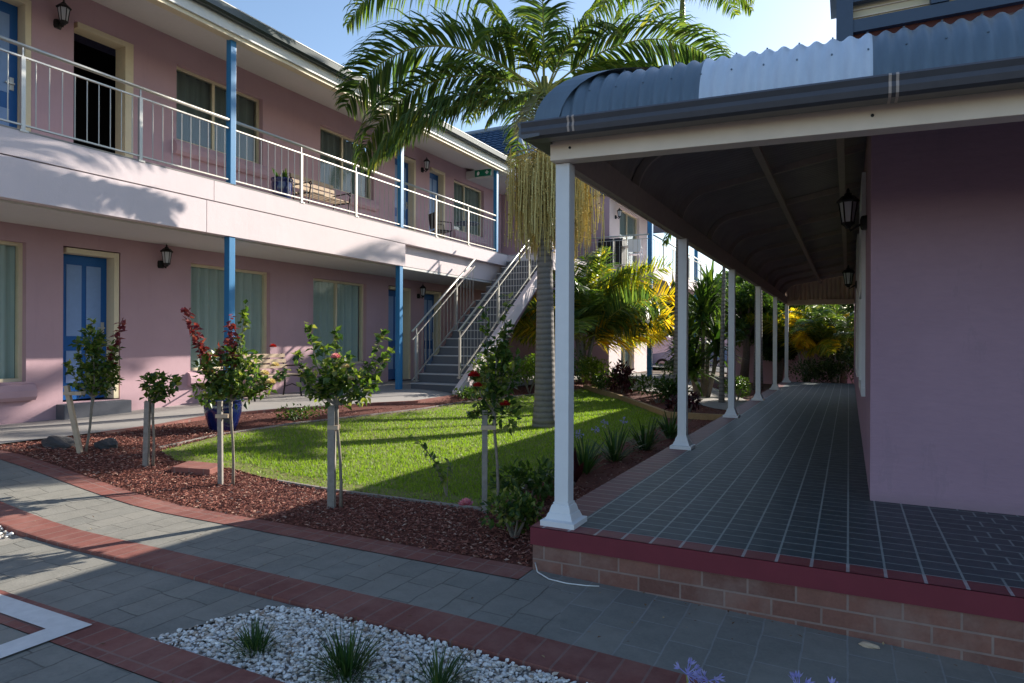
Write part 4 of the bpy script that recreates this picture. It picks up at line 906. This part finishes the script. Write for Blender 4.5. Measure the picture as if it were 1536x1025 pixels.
yf += [(q_az, q_el, q_L, q_dr, dict(n=34, LL=.85, hang=.14, W=.05, mat=q_m, twist=q_t)) for q_az, q_el, q_L, q_dr, q_m, q_t in ((5, 58, 2.9, 1.1, 'yellowleaf', -1.0), (-6, 44, 2.9, 1.0, 'goldleaf', 1.1), (10, 34, 2.8, .8, 'yellowleaf', 1.0), (-12, 26, 2.7, .7, 'goldleaf', -.9), (0, 14, 2.3, .4, 'goldleaf', .9), (20, 52, 2.6, 1.2, 'yellowleaf', 1.2), (-25, 64, 2.6, 1.4, 'yellowleaf', -1.0), (-40, 40, 2.2, 1.2, 'palmbright', .9), (176, 38, 2.9, .9, 'goldleaf', -1.0), (182, 24, 2.9, .7, 'yellowleaf', 1.0), (168, 30, 2.9, .8, 'goldleaf', .9), (178, 28, 2.5, .8, 'yellowleaf', 1.0), (186, 14, 2.2, .5, 'yellowleaf', -.9), (170, 48, 2.5, 1.1, 'yellowleaf', -1.1), (200, 60, 2.4, 1.2, 'palmbright', 1.1), (250, 75, 2.4, 1.0, 'palmbright', .8), (300, 70, 2.5, 1.0, 'yellowleaf', 1.2), (270, 50, 1.8, 1.2, 'palmleaf', .6))]
clump_palm('cane_palm', (-6.6, 17.2, .22), 'bushy golden cane palm with yellow backlit fronds behind the lawn corner', yf, 21, stems=7, sh=1.3, cat='palm')
gf = [(qq.uniform(0, 360), qq.uniform(30, 80), qq.uniform(1.6, 2.3), qq.uniform(1.2, 2), dict(n=32, LL=.5, W=.045, twist=.8 if i % 3 else -.8, mat='goldleaf' if i % 2 else 'yellowleaf')) for i in range(18)]
clump_palm('cane_palm', (-1.2, 23.6, 0), 'small golden palm glowing yellow below the far end beam of the verandah', gf, 31, stems=5, sh=1.2)
gf = [(qq.uniform(0, 360), qq.uniform(45, 85), qq.uniform(1.7, 2.7), qq.uniform(1.4, 2.6), dict(n=36, LL=.42, W=.04, mat='palmbright' if i % 3 else 'palmleaf')) for i in range(30)]
clump_palm('bamboo_palm', (-.35, 23.2, 0), 'bright green feathery palm arching over the end of the verandah floor', gf, 33, stems=6, sh=1.0)
def yucca(name, loc, heads, label, seed, mat='leafmid', n=70, L=.75, W=.06, cat='yucca plant'):
    q = random.Random(seed); T = thing(name, loc, label, cat); b = Vector(loc)
    for dx, dy, h in heads:
        g = MB(); top = b+Vector((dx, dy, h)); g.tube([b+Vector((dx*.3, dy*.3, -.05)), b+Vector((dx*.8, dy*.8, h*.5)), top], [.06, .05, .045], 8); g.build('trunk', 'stem', T, smooth=True)
        g = MB()
        for i in range(n): strap(g, q, top+Vector((0, 0, q.uniform(-.35, .15))), q.uniform(0, 2*PI), R(q.uniform(-25, 85)), L*q.uniform(.7, 1.15), W, q.uniform(.3, 1.3))
        g.build('leaf_head', mat, T)
    return T
yucca('yucca', (-3.25, 16.9, .0), [(0, 0, 2.2), (-.45, .2, 1.5), (.35, -.1, 1.4), (.1, .4, 2.7), (-.2, -.2, .8)], 'tall spiky green yucca clump between the second and third white columns', 41, n=120, L=.85, W=.075)
yucca('yucca', (-4.3, 19.0, .2), [(0, 0, 1.0), (.5, .3, 1.8), (-.3, .5, 2.4)], 'dark spiky yucca behind the concrete path near the parked car', 43, mat='leafdark', n=100, L=.8, W=.07)
def shrub(loc, r, label, seed, mat='leafmid', n=900, L=.07, W=.035, name='shrub', cat='shrub', clumps=5, group=None):
    q = random.Random(seed); T = thing(name, loc, label, cat, group); b = Vector(loc)
    g = MB()
    for i in range(6):
        a = q.uniform(0, 2*PI); g.tube([b+Vector((0, 0, -.03)), b+Vector((math.cos(a)*r[0]*.35, math.sin(a)*r[1]*.35, r[2]*.9))], [.014, .006], 5)
    g.build('stem', 'stem', T)
    g = MB()
    for k in range(clumps):
        a = q.uniform(0, 2*PI); s_ = q.uniform(.45, .7); c = b+Vector((math.cos(a)*r[0]*.5, math.sin(a)*r[1]*.5, r[2]*q.uniform(.7, 1.35)))
        cloud(g, q, c, (r[0]*s_, r[1]*s_, r[2]*s_), n//clumps, L, W, zmin=b.z+.01)
    g.build('foliage', mat, T); return T
shrub((-6.85, 12.6, .26), (.55, .5, .40), 'leafy bright green shrub at the foot of the stairs', 51, 'leafbright', 900, .10, .05)
shrub((-6.72, 12.0, .26), (.28, .3, .52), 'upright dark green plant growing beside the pale stair stringer', 93, 'leafrose', 520, .075, .045)
shrub((-6.5, 13.6, .22), (.6, .6, .50), 'rounded yellow-green shrub left of the palm trunk behind the lawn', 52, 'leafbright', 1300, .09, .04)
shrub((-6.4, 14.9, .2), (.7, .7, .55), 'dark green shrub at the back edge of the lawn behind the palm trunk', 53, 'leafmid', 1200, .1, .045)
shrub((-6.0, 16.8, .2), (.6, .5, .50), 'lime green shrub under the golden cane palm', 54, 'leafbright', 1100, .1, .05)
shrub((-5.2, 16.4, .1), (.35, .3, .45), 'dark red leafed shrub beside the concrete path', 55, 'cordyline', 500, .16, .07)
shrub((-5.55, 16.0, .08), (.35, .3, .30), 'grey-green shrub in front of the dark red leafed shrub', 56, 'leafmid', 500, .08, .04)
shrub((-3.9, 15.0, .0), (.6, .35, .34), 'broad-leafed green shrub inside the timber edged bed', 57, 'leafmid', 800, .14, .06)
shrub((-2.35, 16.3, 0), (.35, .8, .34), 'low clipped green bush beside the verandah between the third and fourth columns', 58, 'leafmid', 1300, .07, .035)
shrub((-4.6, 20.6, .3), (.8, .7, .30), 'olive ground shrub beyond the concrete path', 59, 'leafmid', 800, .1, .05)
shrub((-6.6, 11.3, .24), (.3, .8, .16), 'straggly low plants along the stair foot border', 60, 'leafmid', 500, .08, .04)
shrub((-7.2, 7.3, .22), (.22, .5, .12), 'low creeping green plant on the mulch beside the blue pot', 61, 'leafmid', 420, .06, .03)
shrub((-2.75, 12.9, 0), (.25, .2, .22), 'small dark red plant inside the corner of the timber edging', 62, 'cordyline', 160, .13, .06)
shrub((-3.1, 13.4, 0), (.2, .2, .16), 'small dark red plant next to the broad-leafed shrub', 63, 'cordyline', 120, .12, .06)
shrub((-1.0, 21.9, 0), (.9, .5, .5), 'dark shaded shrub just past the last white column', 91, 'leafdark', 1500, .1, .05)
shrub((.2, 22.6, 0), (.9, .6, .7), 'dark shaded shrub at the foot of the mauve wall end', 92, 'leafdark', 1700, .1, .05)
# bed beside the verandah
def agap(loc, label, n, seed, stalks, mat='tuft', L=.45, group=None, name='agapanthus'):
    q = random.Random(seed); T = thing(name, loc, label, 'agapanthus', group)
    tuftmesh(q, loc, n, L, .022, .08, (25, 80), 1.3).build('leaves', mat, T)
    for dx, dy, h in stalks:
        g = MB(); b = Vector(loc); top = b+Vector((dx, dy, h)); g.tube([b, b+Vector((dx*.4, dy*.4, h*.6)), top], .005, 5); g.build('stalk', 'rachis', T)
        g = MB()
        for i in range(11):
            d = (rv(q)+Vector((0, 0, .35))).normalized(); p = top+d*.034
            g.tube([top, p], .002, 3)
            for k in range(5):
                leaf(g, p, (d+rv(q)*.65).normalized(), rv(q), .026, .008)
        g.build('flower', 'petallilac', T)
    return T
agap((-2.45, 7.45, 0), 'agapanthus with pale lilac flowers in the bed beside the second column', 60, 71, [(-.15, .1, .42), (.05, .2, .45), (-.2, -.1, .36)], group='agapanthus by the verandah')
agap((-2.35, 8.4, 0), 'leafy agapanthus without flowers just in front of the second column', 70, 72, [], group='agapanthus by the verandah')
agap((-2.5, 6.6, 0), 'agapanthus with one drooping lilac flower between the first two columns', 60, 73, [(-.1, .1, .40)], group='agapanthus by the verandah')
agap((-2.3, 9.6, 0), 'strappy agapanthus behind the second column', 60, 74, [], group='agapanthus by the verandah')
agap((-.47, 2.30, 0), 'agapanthus flower head at the bottom edge, left of its pair', 14, 75, [(-.03, .04, .235), (.05, .0, .25)], L=.22, group='agapanthus in the gravel')
agap((-.14, 2.34, 0), 'agapanthus flower heads at the bottom edge, right of its pair', 14, 76, [(.0, .02, .26), (.1, .05, .25)], L=.22, group='agapanthus in the gravel')
def cord(loc, label, n, L, seed, mat='cordyline'):
    q = random.Random(seed); T = thing('cordyline', loc, label, 'plant')
    g = MB()
    for i in range(n): strap(g, q, Vector(loc)+Vector((0, 0, .03)), q.uniform(0, 2*PI), R(q.uniform(45, 88)), L*q.uniform(.6, 1.1), .09, .4)
    g.build('leaves', mat, T); g = MB(); g.tube([Vector(loc)-Vector((0, 0, .02)), Vector(loc)+Vector((0, 0, .12))], .015, 6); g.build('stem', 'stem', T)
cord((-2.38, 6.0, 0), 'burgundy broad-leafed plant close behind the first white column', 14, .36, 81)
shrub((-2.5, 5.2, 0), (.30, .28, .19), 'low yellow-green leafy plant left of the first white column', 82, 'leafmid', 330, .09, .045)
shrub((-2.12, 4.2, 0), (.24, .20, .16), 'dark rose bush with a pink bloom at the verandah corner', 83, 'leafrose', 650, .055, .035, name='rose_bush', cat='rose bush')
rb_ = [o for o in bpy.data.objects if o.name == 'rose_bush'][0]
def bloom(parent, c, r, mat, seed, n=26):
    q = random.Random(seed); g = MB(); c = Vector(c)
    for i in range(n):
        t = i/n; a = i*2.4; rad = r*(.15+.85*t); d = Vector((math.cos(a)*(.3+t), math.sin(a)*(.3+t), 1-t*.75)).normalized(); p = c+Vector((math.cos(a), math.sin(a), 0))*rad*.3
        leaf(g, p, d, Vector((math.cos(a), math.sin(a), .2)), r*1.1, r*1.15)
    return g.build('bloom', mat, parent)
bloom(rb_, (-2.50, 4.16, .20), .048, 'petalpink', 1)
# sprig plant in front of lawn
sp = thing('rose_sprig', (-3.2, 5.0, 0), 'sparse leafy rose sprig leaning left over the front of the lawn', 'plant'); q = random.Random(88)
g = MB(); l_ = MB()
for tx, tz in ((-.42, .60), (-.25, .48), (.05, .36), (-.1, .30)):
    b = Vector((-3.2, 5.0, 0)); pts = [b, b+Vector((tx*.3, -.02, tz*.55)), b+Vector((tx, -.05, tz))]; g.tube(pts, [.006, .004, .002], 5)
    for i in range(16):
        t = q.uniform(.25, 1); p = pts[0].lerp(pts[1], t*2) if t < .5 else pts[1].lerp(pts[2], t*2-1); leaf(l_, p, (rv(q)+Vector((0, 0, .2))).normalized(), Vector((0, 0, 1)), .06, .04)
g.build('stem', 'stem', sp); l_.build('foliage', 'leafrose', sp)
# ---------------------------------------------------------------- standard roses
def rose(loc, label, canes, crown_z, cr, nleaf, seed, blooms=(), red=0, stem_off=(.05, 0), ls=.074):
    q = random.Random(seed); T = thing('rose_tree', loc, label, 'rose tree', 'standard roses'); b = Vector(loc); cr_ = Vector(RT)
    s0 = b+cr_*stem_off[0]; s1 = b+cr_*stem_off[1]+Vector((0, 0, crown_z))
    g = MB(); mid = s0.lerp(s1, .5)+cr_*.012; g.tube([s0-Vector((0, 0, .03)), s0.lerp(mid, .5)+cr_*.006, mid, mid.lerp(s1, .6)-cr_*.005, s1], [.016, .013, .012, .013, .018], 8)
    g.build('stem', 'stem', T, smooth=True)
    cg = MB(); lg = MB(); rgd = MB()
    for (dx, dz, dd, isred) in canes:
        e = s1+cr_*dx+Vector((0, 0, dz))+F*dd; m1 = s1.lerp(e, .5)+cr_*dx*.12-Vector((0, 0, .04)); pts = [s1, s1.lerp(m1, .55), m1, m1.lerp(e, .5)+Vector((0, 0, .01)), e]
        cg.tube(pts, [.009, .007, .006, .004, .002], 5); Lc = (e-s1).length
        for i in range(int(26+Lc*70)):
            t = q.uniform(.18, 1.0)*4; k = min(3, int(t)); p = pts[k].lerp(pts[k+1], t-k)
            tgt = rgd if (isred and t > 2.0) else lg
            leaf(tgt, p+rv(q)*.04*(1 if t < 2.2 else .55), (rv(q)+Vector((0, 0, .15))).normalized(), (rv(q)*.6+Vector((0, 0, 1))).normalized(), ls*q.uniform(.55, 1.2), ls*.68)
    for c, r in cr:
        cloud(lg, q, s1+cr_*c[0]+Vector((0, 0, c[1])), (r[0], r[0]*.85, r[1]), int(nleaf*r[0]*r[1]*23), ls, ls*.68, hollow=.15, up=.2)
    cg.build('cane', 'stem', T); lg.build('foliage', 'leafrose', T)
    if rgd.v: tag(rgd.build('foliage', 'leafred', T), 'reddish young leaves at the cane tips')
    for i, (dx, dz, r, m_) in enumerate(blooms): bloom(T, s1+cr_*dx+Vector((0, 0, dz))-F*.1, r, m_, seed+i)
    return T
def stake(loc, h, lean, label, tie, mat='timber', w_=.05, tw=.1):
    T = thing('garden_stake', loc, label, 'stake', 'rose stakes'); b = Vector(loc); t = b+Vector((lean*RT.x, lean*RT.y, h))
    g = MB(); g.obox(b-Vector((0, 0, .1)), t, w_, w_*.9, up=(F.x, F.y, 0)); g.build('stake_post', mat, T, bevel=.003)
    if tie is not None:
        p = b.lerp(t, tie/h)-F*.03; g = MB(); g.obox(p-Vector(RT)*.03, p+Vector(RT)*tw, .012, .035, up=(0, 0, 1)); g.obox(p+F*.06-Vector(RT)*.03, p+F*.06+Vector(RT)*tw, .008, .035); g.build('tie', 'paletimber', T)
    return T
# (dx, dz, depth, red)
rose((-7.17, 4.13, .21), 'standard rose with leaning pale stake in front of the ground floor blue door', [(-.02, .82, 0, 0), (-.22, .62, .05, 0), (.10, .72, -.05, 0), (.26, .55, .0, 0), (.22, .30, .1, 0), (-.26, .36, 0, 0), (.1, .45, -.15, 0), (.3, .82, 0, 1)], .58,
     [((.06, .42), (.19, .22)), ((.12, .18), (.15, .15)), ((-.02, .60), (.13, .13))], 190, 101, stem_off=(.02, .10))
rose((-6.33, 4.3, .11), 'smallest standard rose with a compact head, second from the left', [(-.10, .28, 0, 0), (.1, .30, 0, 0), (.24, .30, .05, 0), (.0, .33, .05, 0)], .64,
     [((.02, .20), (.13, .11)), ((.17, .22), (.10, .08))], 210, 102, stem_off=(.03, .03))
rose((-5.29, 4.38, .02), 'bushy standard rose with red young shoots in front of the blue pot', [(-.44, .88, 0, 1), (-.36, .70, .05, 1), (-.3, .45, .05, 1), (.0, .82, .0, 1), (.05, .62, -.05, 1), (.25, .45, 0, 0), (-.1, .55, 0, 1), (.52, .30, .1, 0), (.38, .22, .0, 0), (.14, .92, 0, 0)], .80,
     [((-.10, .26), (.24, .22)), ((.12, .16), (.24, .20)), ((-.2, .10), (.16, .14)), ((.05, .42), (.18, .12))], 190, 103, blooms=[(.36, .26, .045, 'petalcream'), (.46, .34, .04, 'petalcream'), (.42, .18, .045, 'petalcream'), (.44, .52, .03, 'petalred')], stem_off=(.055, .03))
rose((-3.81, 4.24, 0), 'spreading standard rose with fading pink flowers in the middle of the bed', [(-.26, .68, .05, 0), (-.30, .30, 0, 0), (.40, .62, 0, 0), (.44, .46, .05, 0), (.36, .22, 0, 0), (.0, .62, 0, 0), (-.12, .5, .05, 0), (.12, .45, -.05, 0), (-.34, .44, .0, 0)], .86,
     [((-.08, .16), (.22, .14)), ((.10, .16), (.22, .15)), ((.0, .30), (.16, .12))], 170, 104, blooms=[(.02, .40, .04, 'petalpink'), (.1, .32, .035, 'petalcream'), (.14, .22, .035, 'petalcream')], stem_off=(.04, .0))
rose((-2.6, 4.71, 0), 'shaded standard rose with dark red blooms, nearest the first white column', [(-.08, .86, 0, 0), (.12, .72, 0, 0), (.2, .5, .05, 0), (-.17, .35, 0, 0), (.1, .95, .0, 0), (.02, .6, -.04, 0), (-.2, -.0, 0, 0)], .82,
     [((-.02, .12), (.17, .13)), ((.08, -.02), (.14, .12)), ((.03, .45), (.08, .2))], 170, 105, blooms=[(-.16, .30, .045, 'petalred'), (-.13, .22, .035, 'petalred'), (.09, .07, .04, 'petalred')], stem_off=(.06, .03))
stake((-7.13, 4.10, .20), .72, -.17, 'pale leaning timber stake tied to the far left rose', .64, 'paletimber', .045, .16)
stake((-6.35, 4.27, .10), .68, .02, 'thick grey timber stake under the smallest rose', None, 'timber', .05)
stake((-5.33, 4.34, .02), .80, -.01, 'grey timber stake with a pale tie in front of the blue pot', .66, 'timber', .042, .09)
stake((-3.84, 4.22, 0), .86, .0, 'weathered round-topped stake at the middle rose', .68, 'timber', .06, .06)
stake((-2.64, 4.69, 0), .84, .0, 'dark timber stake with a wide tie at the shaded rose', .70, 'timber', .045, .09)
# ---------------------------------------------------------------- pots
def pot(loc, r, h, label, seed, plant, mat='potblue'):
    T = thing('plant_pot', loc, label, 'plant pot'); g = MB()
    g.lathe(loc, [(r*.62, 0), (r*.72, h*.12), (r*.93, h*.55), (r*.98, h*.8), (r*.92, h*.90), (r*1.04, h*.93), (r*1.05, h), (r*.92, h), (r*.90, h*.88)], 28, cap=False); g.build('pot_body', mat, T, smooth=True)
    g = MB(); g.lathe(loc, [(r*.91, h*.86), (.01, h*.9)], 20); g.build('soil', 'soil', T)
    q = random.Random(seed); g = MB()
    if plant == 'low': cloud(g, q, Vector(loc)+Vector((-.08, 0, h*.98)), (r*.8, r*.8, .10), 260, .07, .04, zmin=loc[2]+h*.88)
    else:
        for i in range(46): strap(g, q, Vector(loc)+Vector((q.uniform(-.06, .06), q.uniform(-.06, .06), h*.9)), q.uniform(0, 2*PI), R(q.uniform(20, 85)), .22*q.uniform(.6, 1.2), .045, 1.2)
    g.build('foliage', 'leafbright' if plant == 'low' else 'leafmid', T)
    return T
pot((-7.28, 5.96, .22), .24, .42, 'large glazed cobalt blue pot on the mulch behind a rose', 111, 'low')
pot((-8.85, 8.45, 3.765), .18, .46, 'tall blue glazed pot upstairs behind the balcony railing', 112, 'tall')
# ---------------------------------------------------------------- grass tufts
for i, (x, y, lab, s_, n) in enumerate([(-2.38, 2.12, 'small dark grass tuft in the white gravel, leftmost of three', .13, 120), (-1.86, 2.14, 'large dark grass tuft in the middle of the white gravel', .195, 180), (-1.47, 2.24, 'sparse dark grass tuft in the white gravel, rightmost of three', .165, 90)]):
    T = thing('grass_tuft', (x, y, .0), lab, 'grass tuft', 'grass tufts in the gravel'); tuftmesh(random.Random(120+i), (x, y, .0), n, s_, .0055, .07, (20, 85), 1.1).build('blades', 'tuft', T)
# ---------------------------------------------------------------- benches, tables, chairs, barbecue
def bench(loc, label, rot=0):
    T = thing('garden_bench', loc, label, 'bench', 'cast iron benches'); o = Vector(loc)
    for y in (-.55, .55):
        g = MB(); P = lambda x, z: o+Vector((x, y, z))
        g.tube([P(.24, 0), P(.20, .2), P(.22, .42), P(-.18, .42), P(-.22, .6), P(-.28, .84)], .016, 6); g.tube([P(-.24, 0), P(-.2, .2), P(-.18, .42)], .016, 6); g.tube([P(.2, .2), P(0, .26), P(-.2, .2)], .010, 5)
        g.tube([P(.22, .42), P(.25, .56), P(.18, .62), P(-.2, .6)], .014, 6); g.tube([P(.25, .56), P(.27, .60), P(.25, .63), P(.21, .61)], .012, 5); g.build('bench_end', 'black', T, smooth=True)
    for x in (-.14, -.04, .06, .16):
        g = MB(); g.box(o+Vector((x-.035, -.58, .435)), o+Vector((x+.035, .58, .458))); g.build('seat_slat', 'paletimber', T, bevel=.004)
    for z in (.56, .66, .76):
        x = -.21-(z-.56)*.25; g = MB(); g.box(o+Vector((x+.015, -.58, z)), o+Vector((x+.035, .58, z+.07))); g.build('back_slat', 'paletimber', T, bevel=.004)
    return T
bench((-9.45, 8.75, .32), 'timber slatted cast iron bench against the ground floor wall under the window')
bench((-9.25, 9.85, 3.765), 'timber slatted bench upstairs behind the railing, beside the blue pot')
def chair(loc, rot, label, mat='black'):
    T = thing('patio_chair', (0, 0, 0), label, 'chair'); 
    g = MB(); g.box((-.2, -.2, .43), (.2, .2, .46)); g.build('seat', mat, T, bevel=.01)
    g = MB(); g.obox((-.2, 0, .5), (-.27, 0, .88), .4, .02, up=(1, 0, 0)); g.build('backrest', mat, T)
    for x, y in ((.17, .18), (.17, -.18), (-.17, .18), (-.17, -.18)):
        g = MB(); g.tube([(x, y, .43), (x*1.15, y*1.1, 0)], .012, 6); g.build('leg', mat, T)
    for y in (-.21, .21):
        g = MB(); g.tube([(-.23, y, .66), (.18, y, .66), (.2, y, .44)], .012, 6); g.build('armrest', mat, T)
    T.location = loc; T.rotation_euler = (0, 0, rot); return T
def table(loc, label, mat='black'):
    T = thing('patio_table', loc, label, 'table'); o = Vector(loc)
    g = MB(); g.lathe(o, [(.3, .68), (.31, .69), (.31, .71), (.3, .72)], 24); g.build('tabletop', mat, T)
    g = MB(); g.tube([o+Vector((0, 0, .02)), o+Vector((0, 0, .68))], .02, 8); g.build('pedestal', 'metal', T)
    for k in range(3):
        a = k*2.1; g = MB(); g.tube([o+Vector((0, 0, .1)), o+Vector((math.cos(a)*.28, math.sin(a)*.28, .012))], .012, 6); g.build('leg', 'metal', T)
    return T
table((-8.85, 14.75, 3.765), 'small dark round table at the far end of the balcony beside the last blue post', 'slate')
chair((-9.3, 14.2, 3.765), R(60), 'dark chair at the far end of the balcony by the small table')
bq = thing('barbecue', (-6.9, 20.7, 3.76), 'black hooded barbecue on the rear wing balcony', 'barbecue'); o = Vector((-6.9, 20.7, 3.76))
g = MB(); g.box(o+Vector((-.4, -.25, .1)), o+Vector((.4, .25, .72))); g.build('cabinet', 'black', bq, bevel=.01)
g = MB(); g.sweep([(o.y-.26, o.z+.73), (o.y-.27, o.z+.88), (o.y-.15, o.z+1.0), (o.y+.12, o.z+1.02), (o.y+.25, o.z+.9), (o.y+.26, o.z+.73)], o.x-.42, o.x+.42, 0); g.build('hood', 'black', bq, bevel=.01)
g = MB(); g.box(o+Vector((.42, -.2, .70)), o+Vector((.75, .2, .73))); g.build('side_shelf', 'metal', bq)
for x, y in ((-.35, -.2), (.35, -.2), (-.35, .2), (.35, .2)): g = MB(); g.lathe(o+Vector((x, y, 0)), [(.03, 0), (.03, .1)], 10); g.build('wheel', 'tyre', bq)
chair((-6.1, 20.6, 3.76), R(100), 'pale metal chair on the rear wing balcony beside the barbecue', 'white')
# ---------------------------------------------------------------- car
def car(loc, label):
    T = thing('parked_car', loc, label, 'car'); o = Vector(loc)
    pr = [(-2.15, .35), (-2.2, .62), (-2.05, .78), (-1.2, .93), (-.55, 1.38), (.75, 1.42), (1.45, 1.05), (2.05, .98), (2.15, .7), (2.12, .35)]
    def shell(pts, w0, w1, nm, mat, par, y0=0):
        g = MB(); n = len(pts); v = []
        for sd_, ww in ((-1, w1), (-1, w0), (1, w0), (1, w1)):
            pass
        for s_ in (-1, 1):
            for x, z in pts:
                k = w0-(max(0, z-.85))*(w0-w1)/.55; v.append(o+Vector((x, s_*k, z)))
        g.add(v, [(j, (j+1) % n, n+(j+1) % n, n+j) for j in range(n)]+[tuple(range(n-1, -1, -1)), tuple(range(n, 2*n))]); return g.build(nm, mat, par, bevel=0)
    body = shell(pr, .86, .66, 'body', 'carblue', T)
    for s_ in (-1, 1):
        g = MB(); k0, k1 = .853, .70
        for q0 in ([(-1.0, .97), (-.5, 1.3), (.1, 1.33), (.1, .97)], [(.16, .97), (.16, 1.33), (.7, 1.34), (1.2, 1.03)]):
            g.add([o+Vector((x, s_*((.86-(z-.85)*.2/.55)+.006), z)) for x, z in q0], [(0, 1, 2, 3)])
        g.build('side_window', 'black', T)
    for x in (-1.35, 1.3):
        for s_ in (-1, 1):
            c = o+Vector((x, s_*.80, .31)); g = MB(); g.tube([c-Vector((0, .1, 0)), c+Vector((0, .1, 0))], .31, 20); wh = g.build('wheel', 'tyre', T)
            g = MB(); g.tube([c-Vector((0, .105, 0)), c+Vector((0, .105, 0))], .2, 12); g.build('rim', 'alloy', wh)
    for s_ in (-.6, .6): g = MB(); g.box(o+Vector((-2.2, s_-.15, .62)), o+Vector((-2.1, s_+.15, .74))); g.build('headlight', 'white', T, bevel=.01)
    return T
car((-6.35, 31.3, .02), 'silver blue car parked beyond the rear wing, seen past the cane palm')
# ---------------------------------------------------------------- background trees
def tree(loc, h, r, label, seed, mat='leafmid', n=5200, L=.22, W=.11, cl=13, group='trees behind the garden wall'):
    q = random.Random(seed); T = thing('tree', loc, label, 'tree', group); b = Vector(loc); g = MB(); top = b+Vector((q.uniform(-.2, .2), q.uniform(-.2, .2), h*.55))
    g.tube([b-Vector((0, 0, .1)), b.lerp(top, .5)+Vector((.06, 0, 0)), top], [.16, .12, .08], 9)
    cs = []
    for k in range(cl):
        a = q.uniform(0, 2*PI); rr_ = q.uniform(.15, .75)*r; c = b+Vector((math.cos(a)*rr_, math.sin(a)*rr_, h*q.uniform(.45, .9))); cs.append(c)
        g.tube([b.lerp(top, q.uniform(.5, 1)), (top+c)/2+Vector((0, 0, .1)), c], [.05, .035, .015], 5)
    g.build('trunk', 'bark', T, smooth=True); g = MB()
    for c in cs: cloud(g, q, c, (r*q.uniform(.3, .5), r*q.uniform(.3, .5), h*q.uniform(.09, .17)), n//cl, L, W, hollow=.1)
    g.build('crown', mat, T); return T
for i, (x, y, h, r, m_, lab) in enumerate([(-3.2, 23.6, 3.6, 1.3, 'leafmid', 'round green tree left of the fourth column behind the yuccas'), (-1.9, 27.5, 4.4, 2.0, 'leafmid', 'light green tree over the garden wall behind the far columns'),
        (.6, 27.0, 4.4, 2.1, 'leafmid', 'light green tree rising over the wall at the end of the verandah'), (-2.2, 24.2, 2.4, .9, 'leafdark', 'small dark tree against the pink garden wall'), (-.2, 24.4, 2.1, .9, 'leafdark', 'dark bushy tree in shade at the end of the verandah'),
        (-9.5, 42, 4.5, 3.0, 'leafmid', 'distant green tree beyond the parked car'), (-4.8, 38, 5, 2.6, 'leafmid', 'distant tree behind the far yucca'), (-14, 44, 5, 3, 'leafdark', 'distant dark tree beyond the road, furthest left'), (3.2, 30, 5, 2.5, 'leafmid', 'tree behind the garden wall, furthest right')]):
    tree((x, y, 0), h, r, lab, 140+i, m_, n=9500, L=.18 if y < 30 else .4, W=.09 if y < 30 else .2)
g = MB(); g.box((-30, 36, -.1), (-4.5, 36.3, 1.7)); tag(g.build('boundary_wall', 'fascia'), 'pale distant boundary wall behind the parked car', 'wall')


# ---------------------------------------------------------------- fallen leaves on paths and floor
q = random.Random(777); g = MB()
for i in range(230):
    k = q.random()
    if k < .55: x, y = q.uniform(-7.5, 2), q.gauss(3.62, .10); y = min(y, 3.64) if x > -1.75 else y
    elif k < .8: x, y = q.uniform(-7.5, 2), q.uniform(2.66, 3.6)
    else: x, y = q.uniform(-6, 1), q.uniform(.8, 1.95)
    if x > -1.75 and y > 3.63: continue
    leaf(g, Vector((x, y, gh(x, y)+.014)), Vector((q.uniform(-1, 1), q.uniform(-1, 1), q.uniform(0, .25))), Vector((0, 0, 1)), q.uniform(.012, .03), q.uniform(.006, .014))
M['litter'] = islandmat('dry_leaf_litter', [(0, (.10, .05, .025)), (.6, (.24, .14, .07)), (1, (.42, .33, .18))], .9)
tag(g.build('leaf_litter', 'litter'), 'small dry leaves and bark crumbs scattered over the paving', 'leaf litter', kind='stuff')
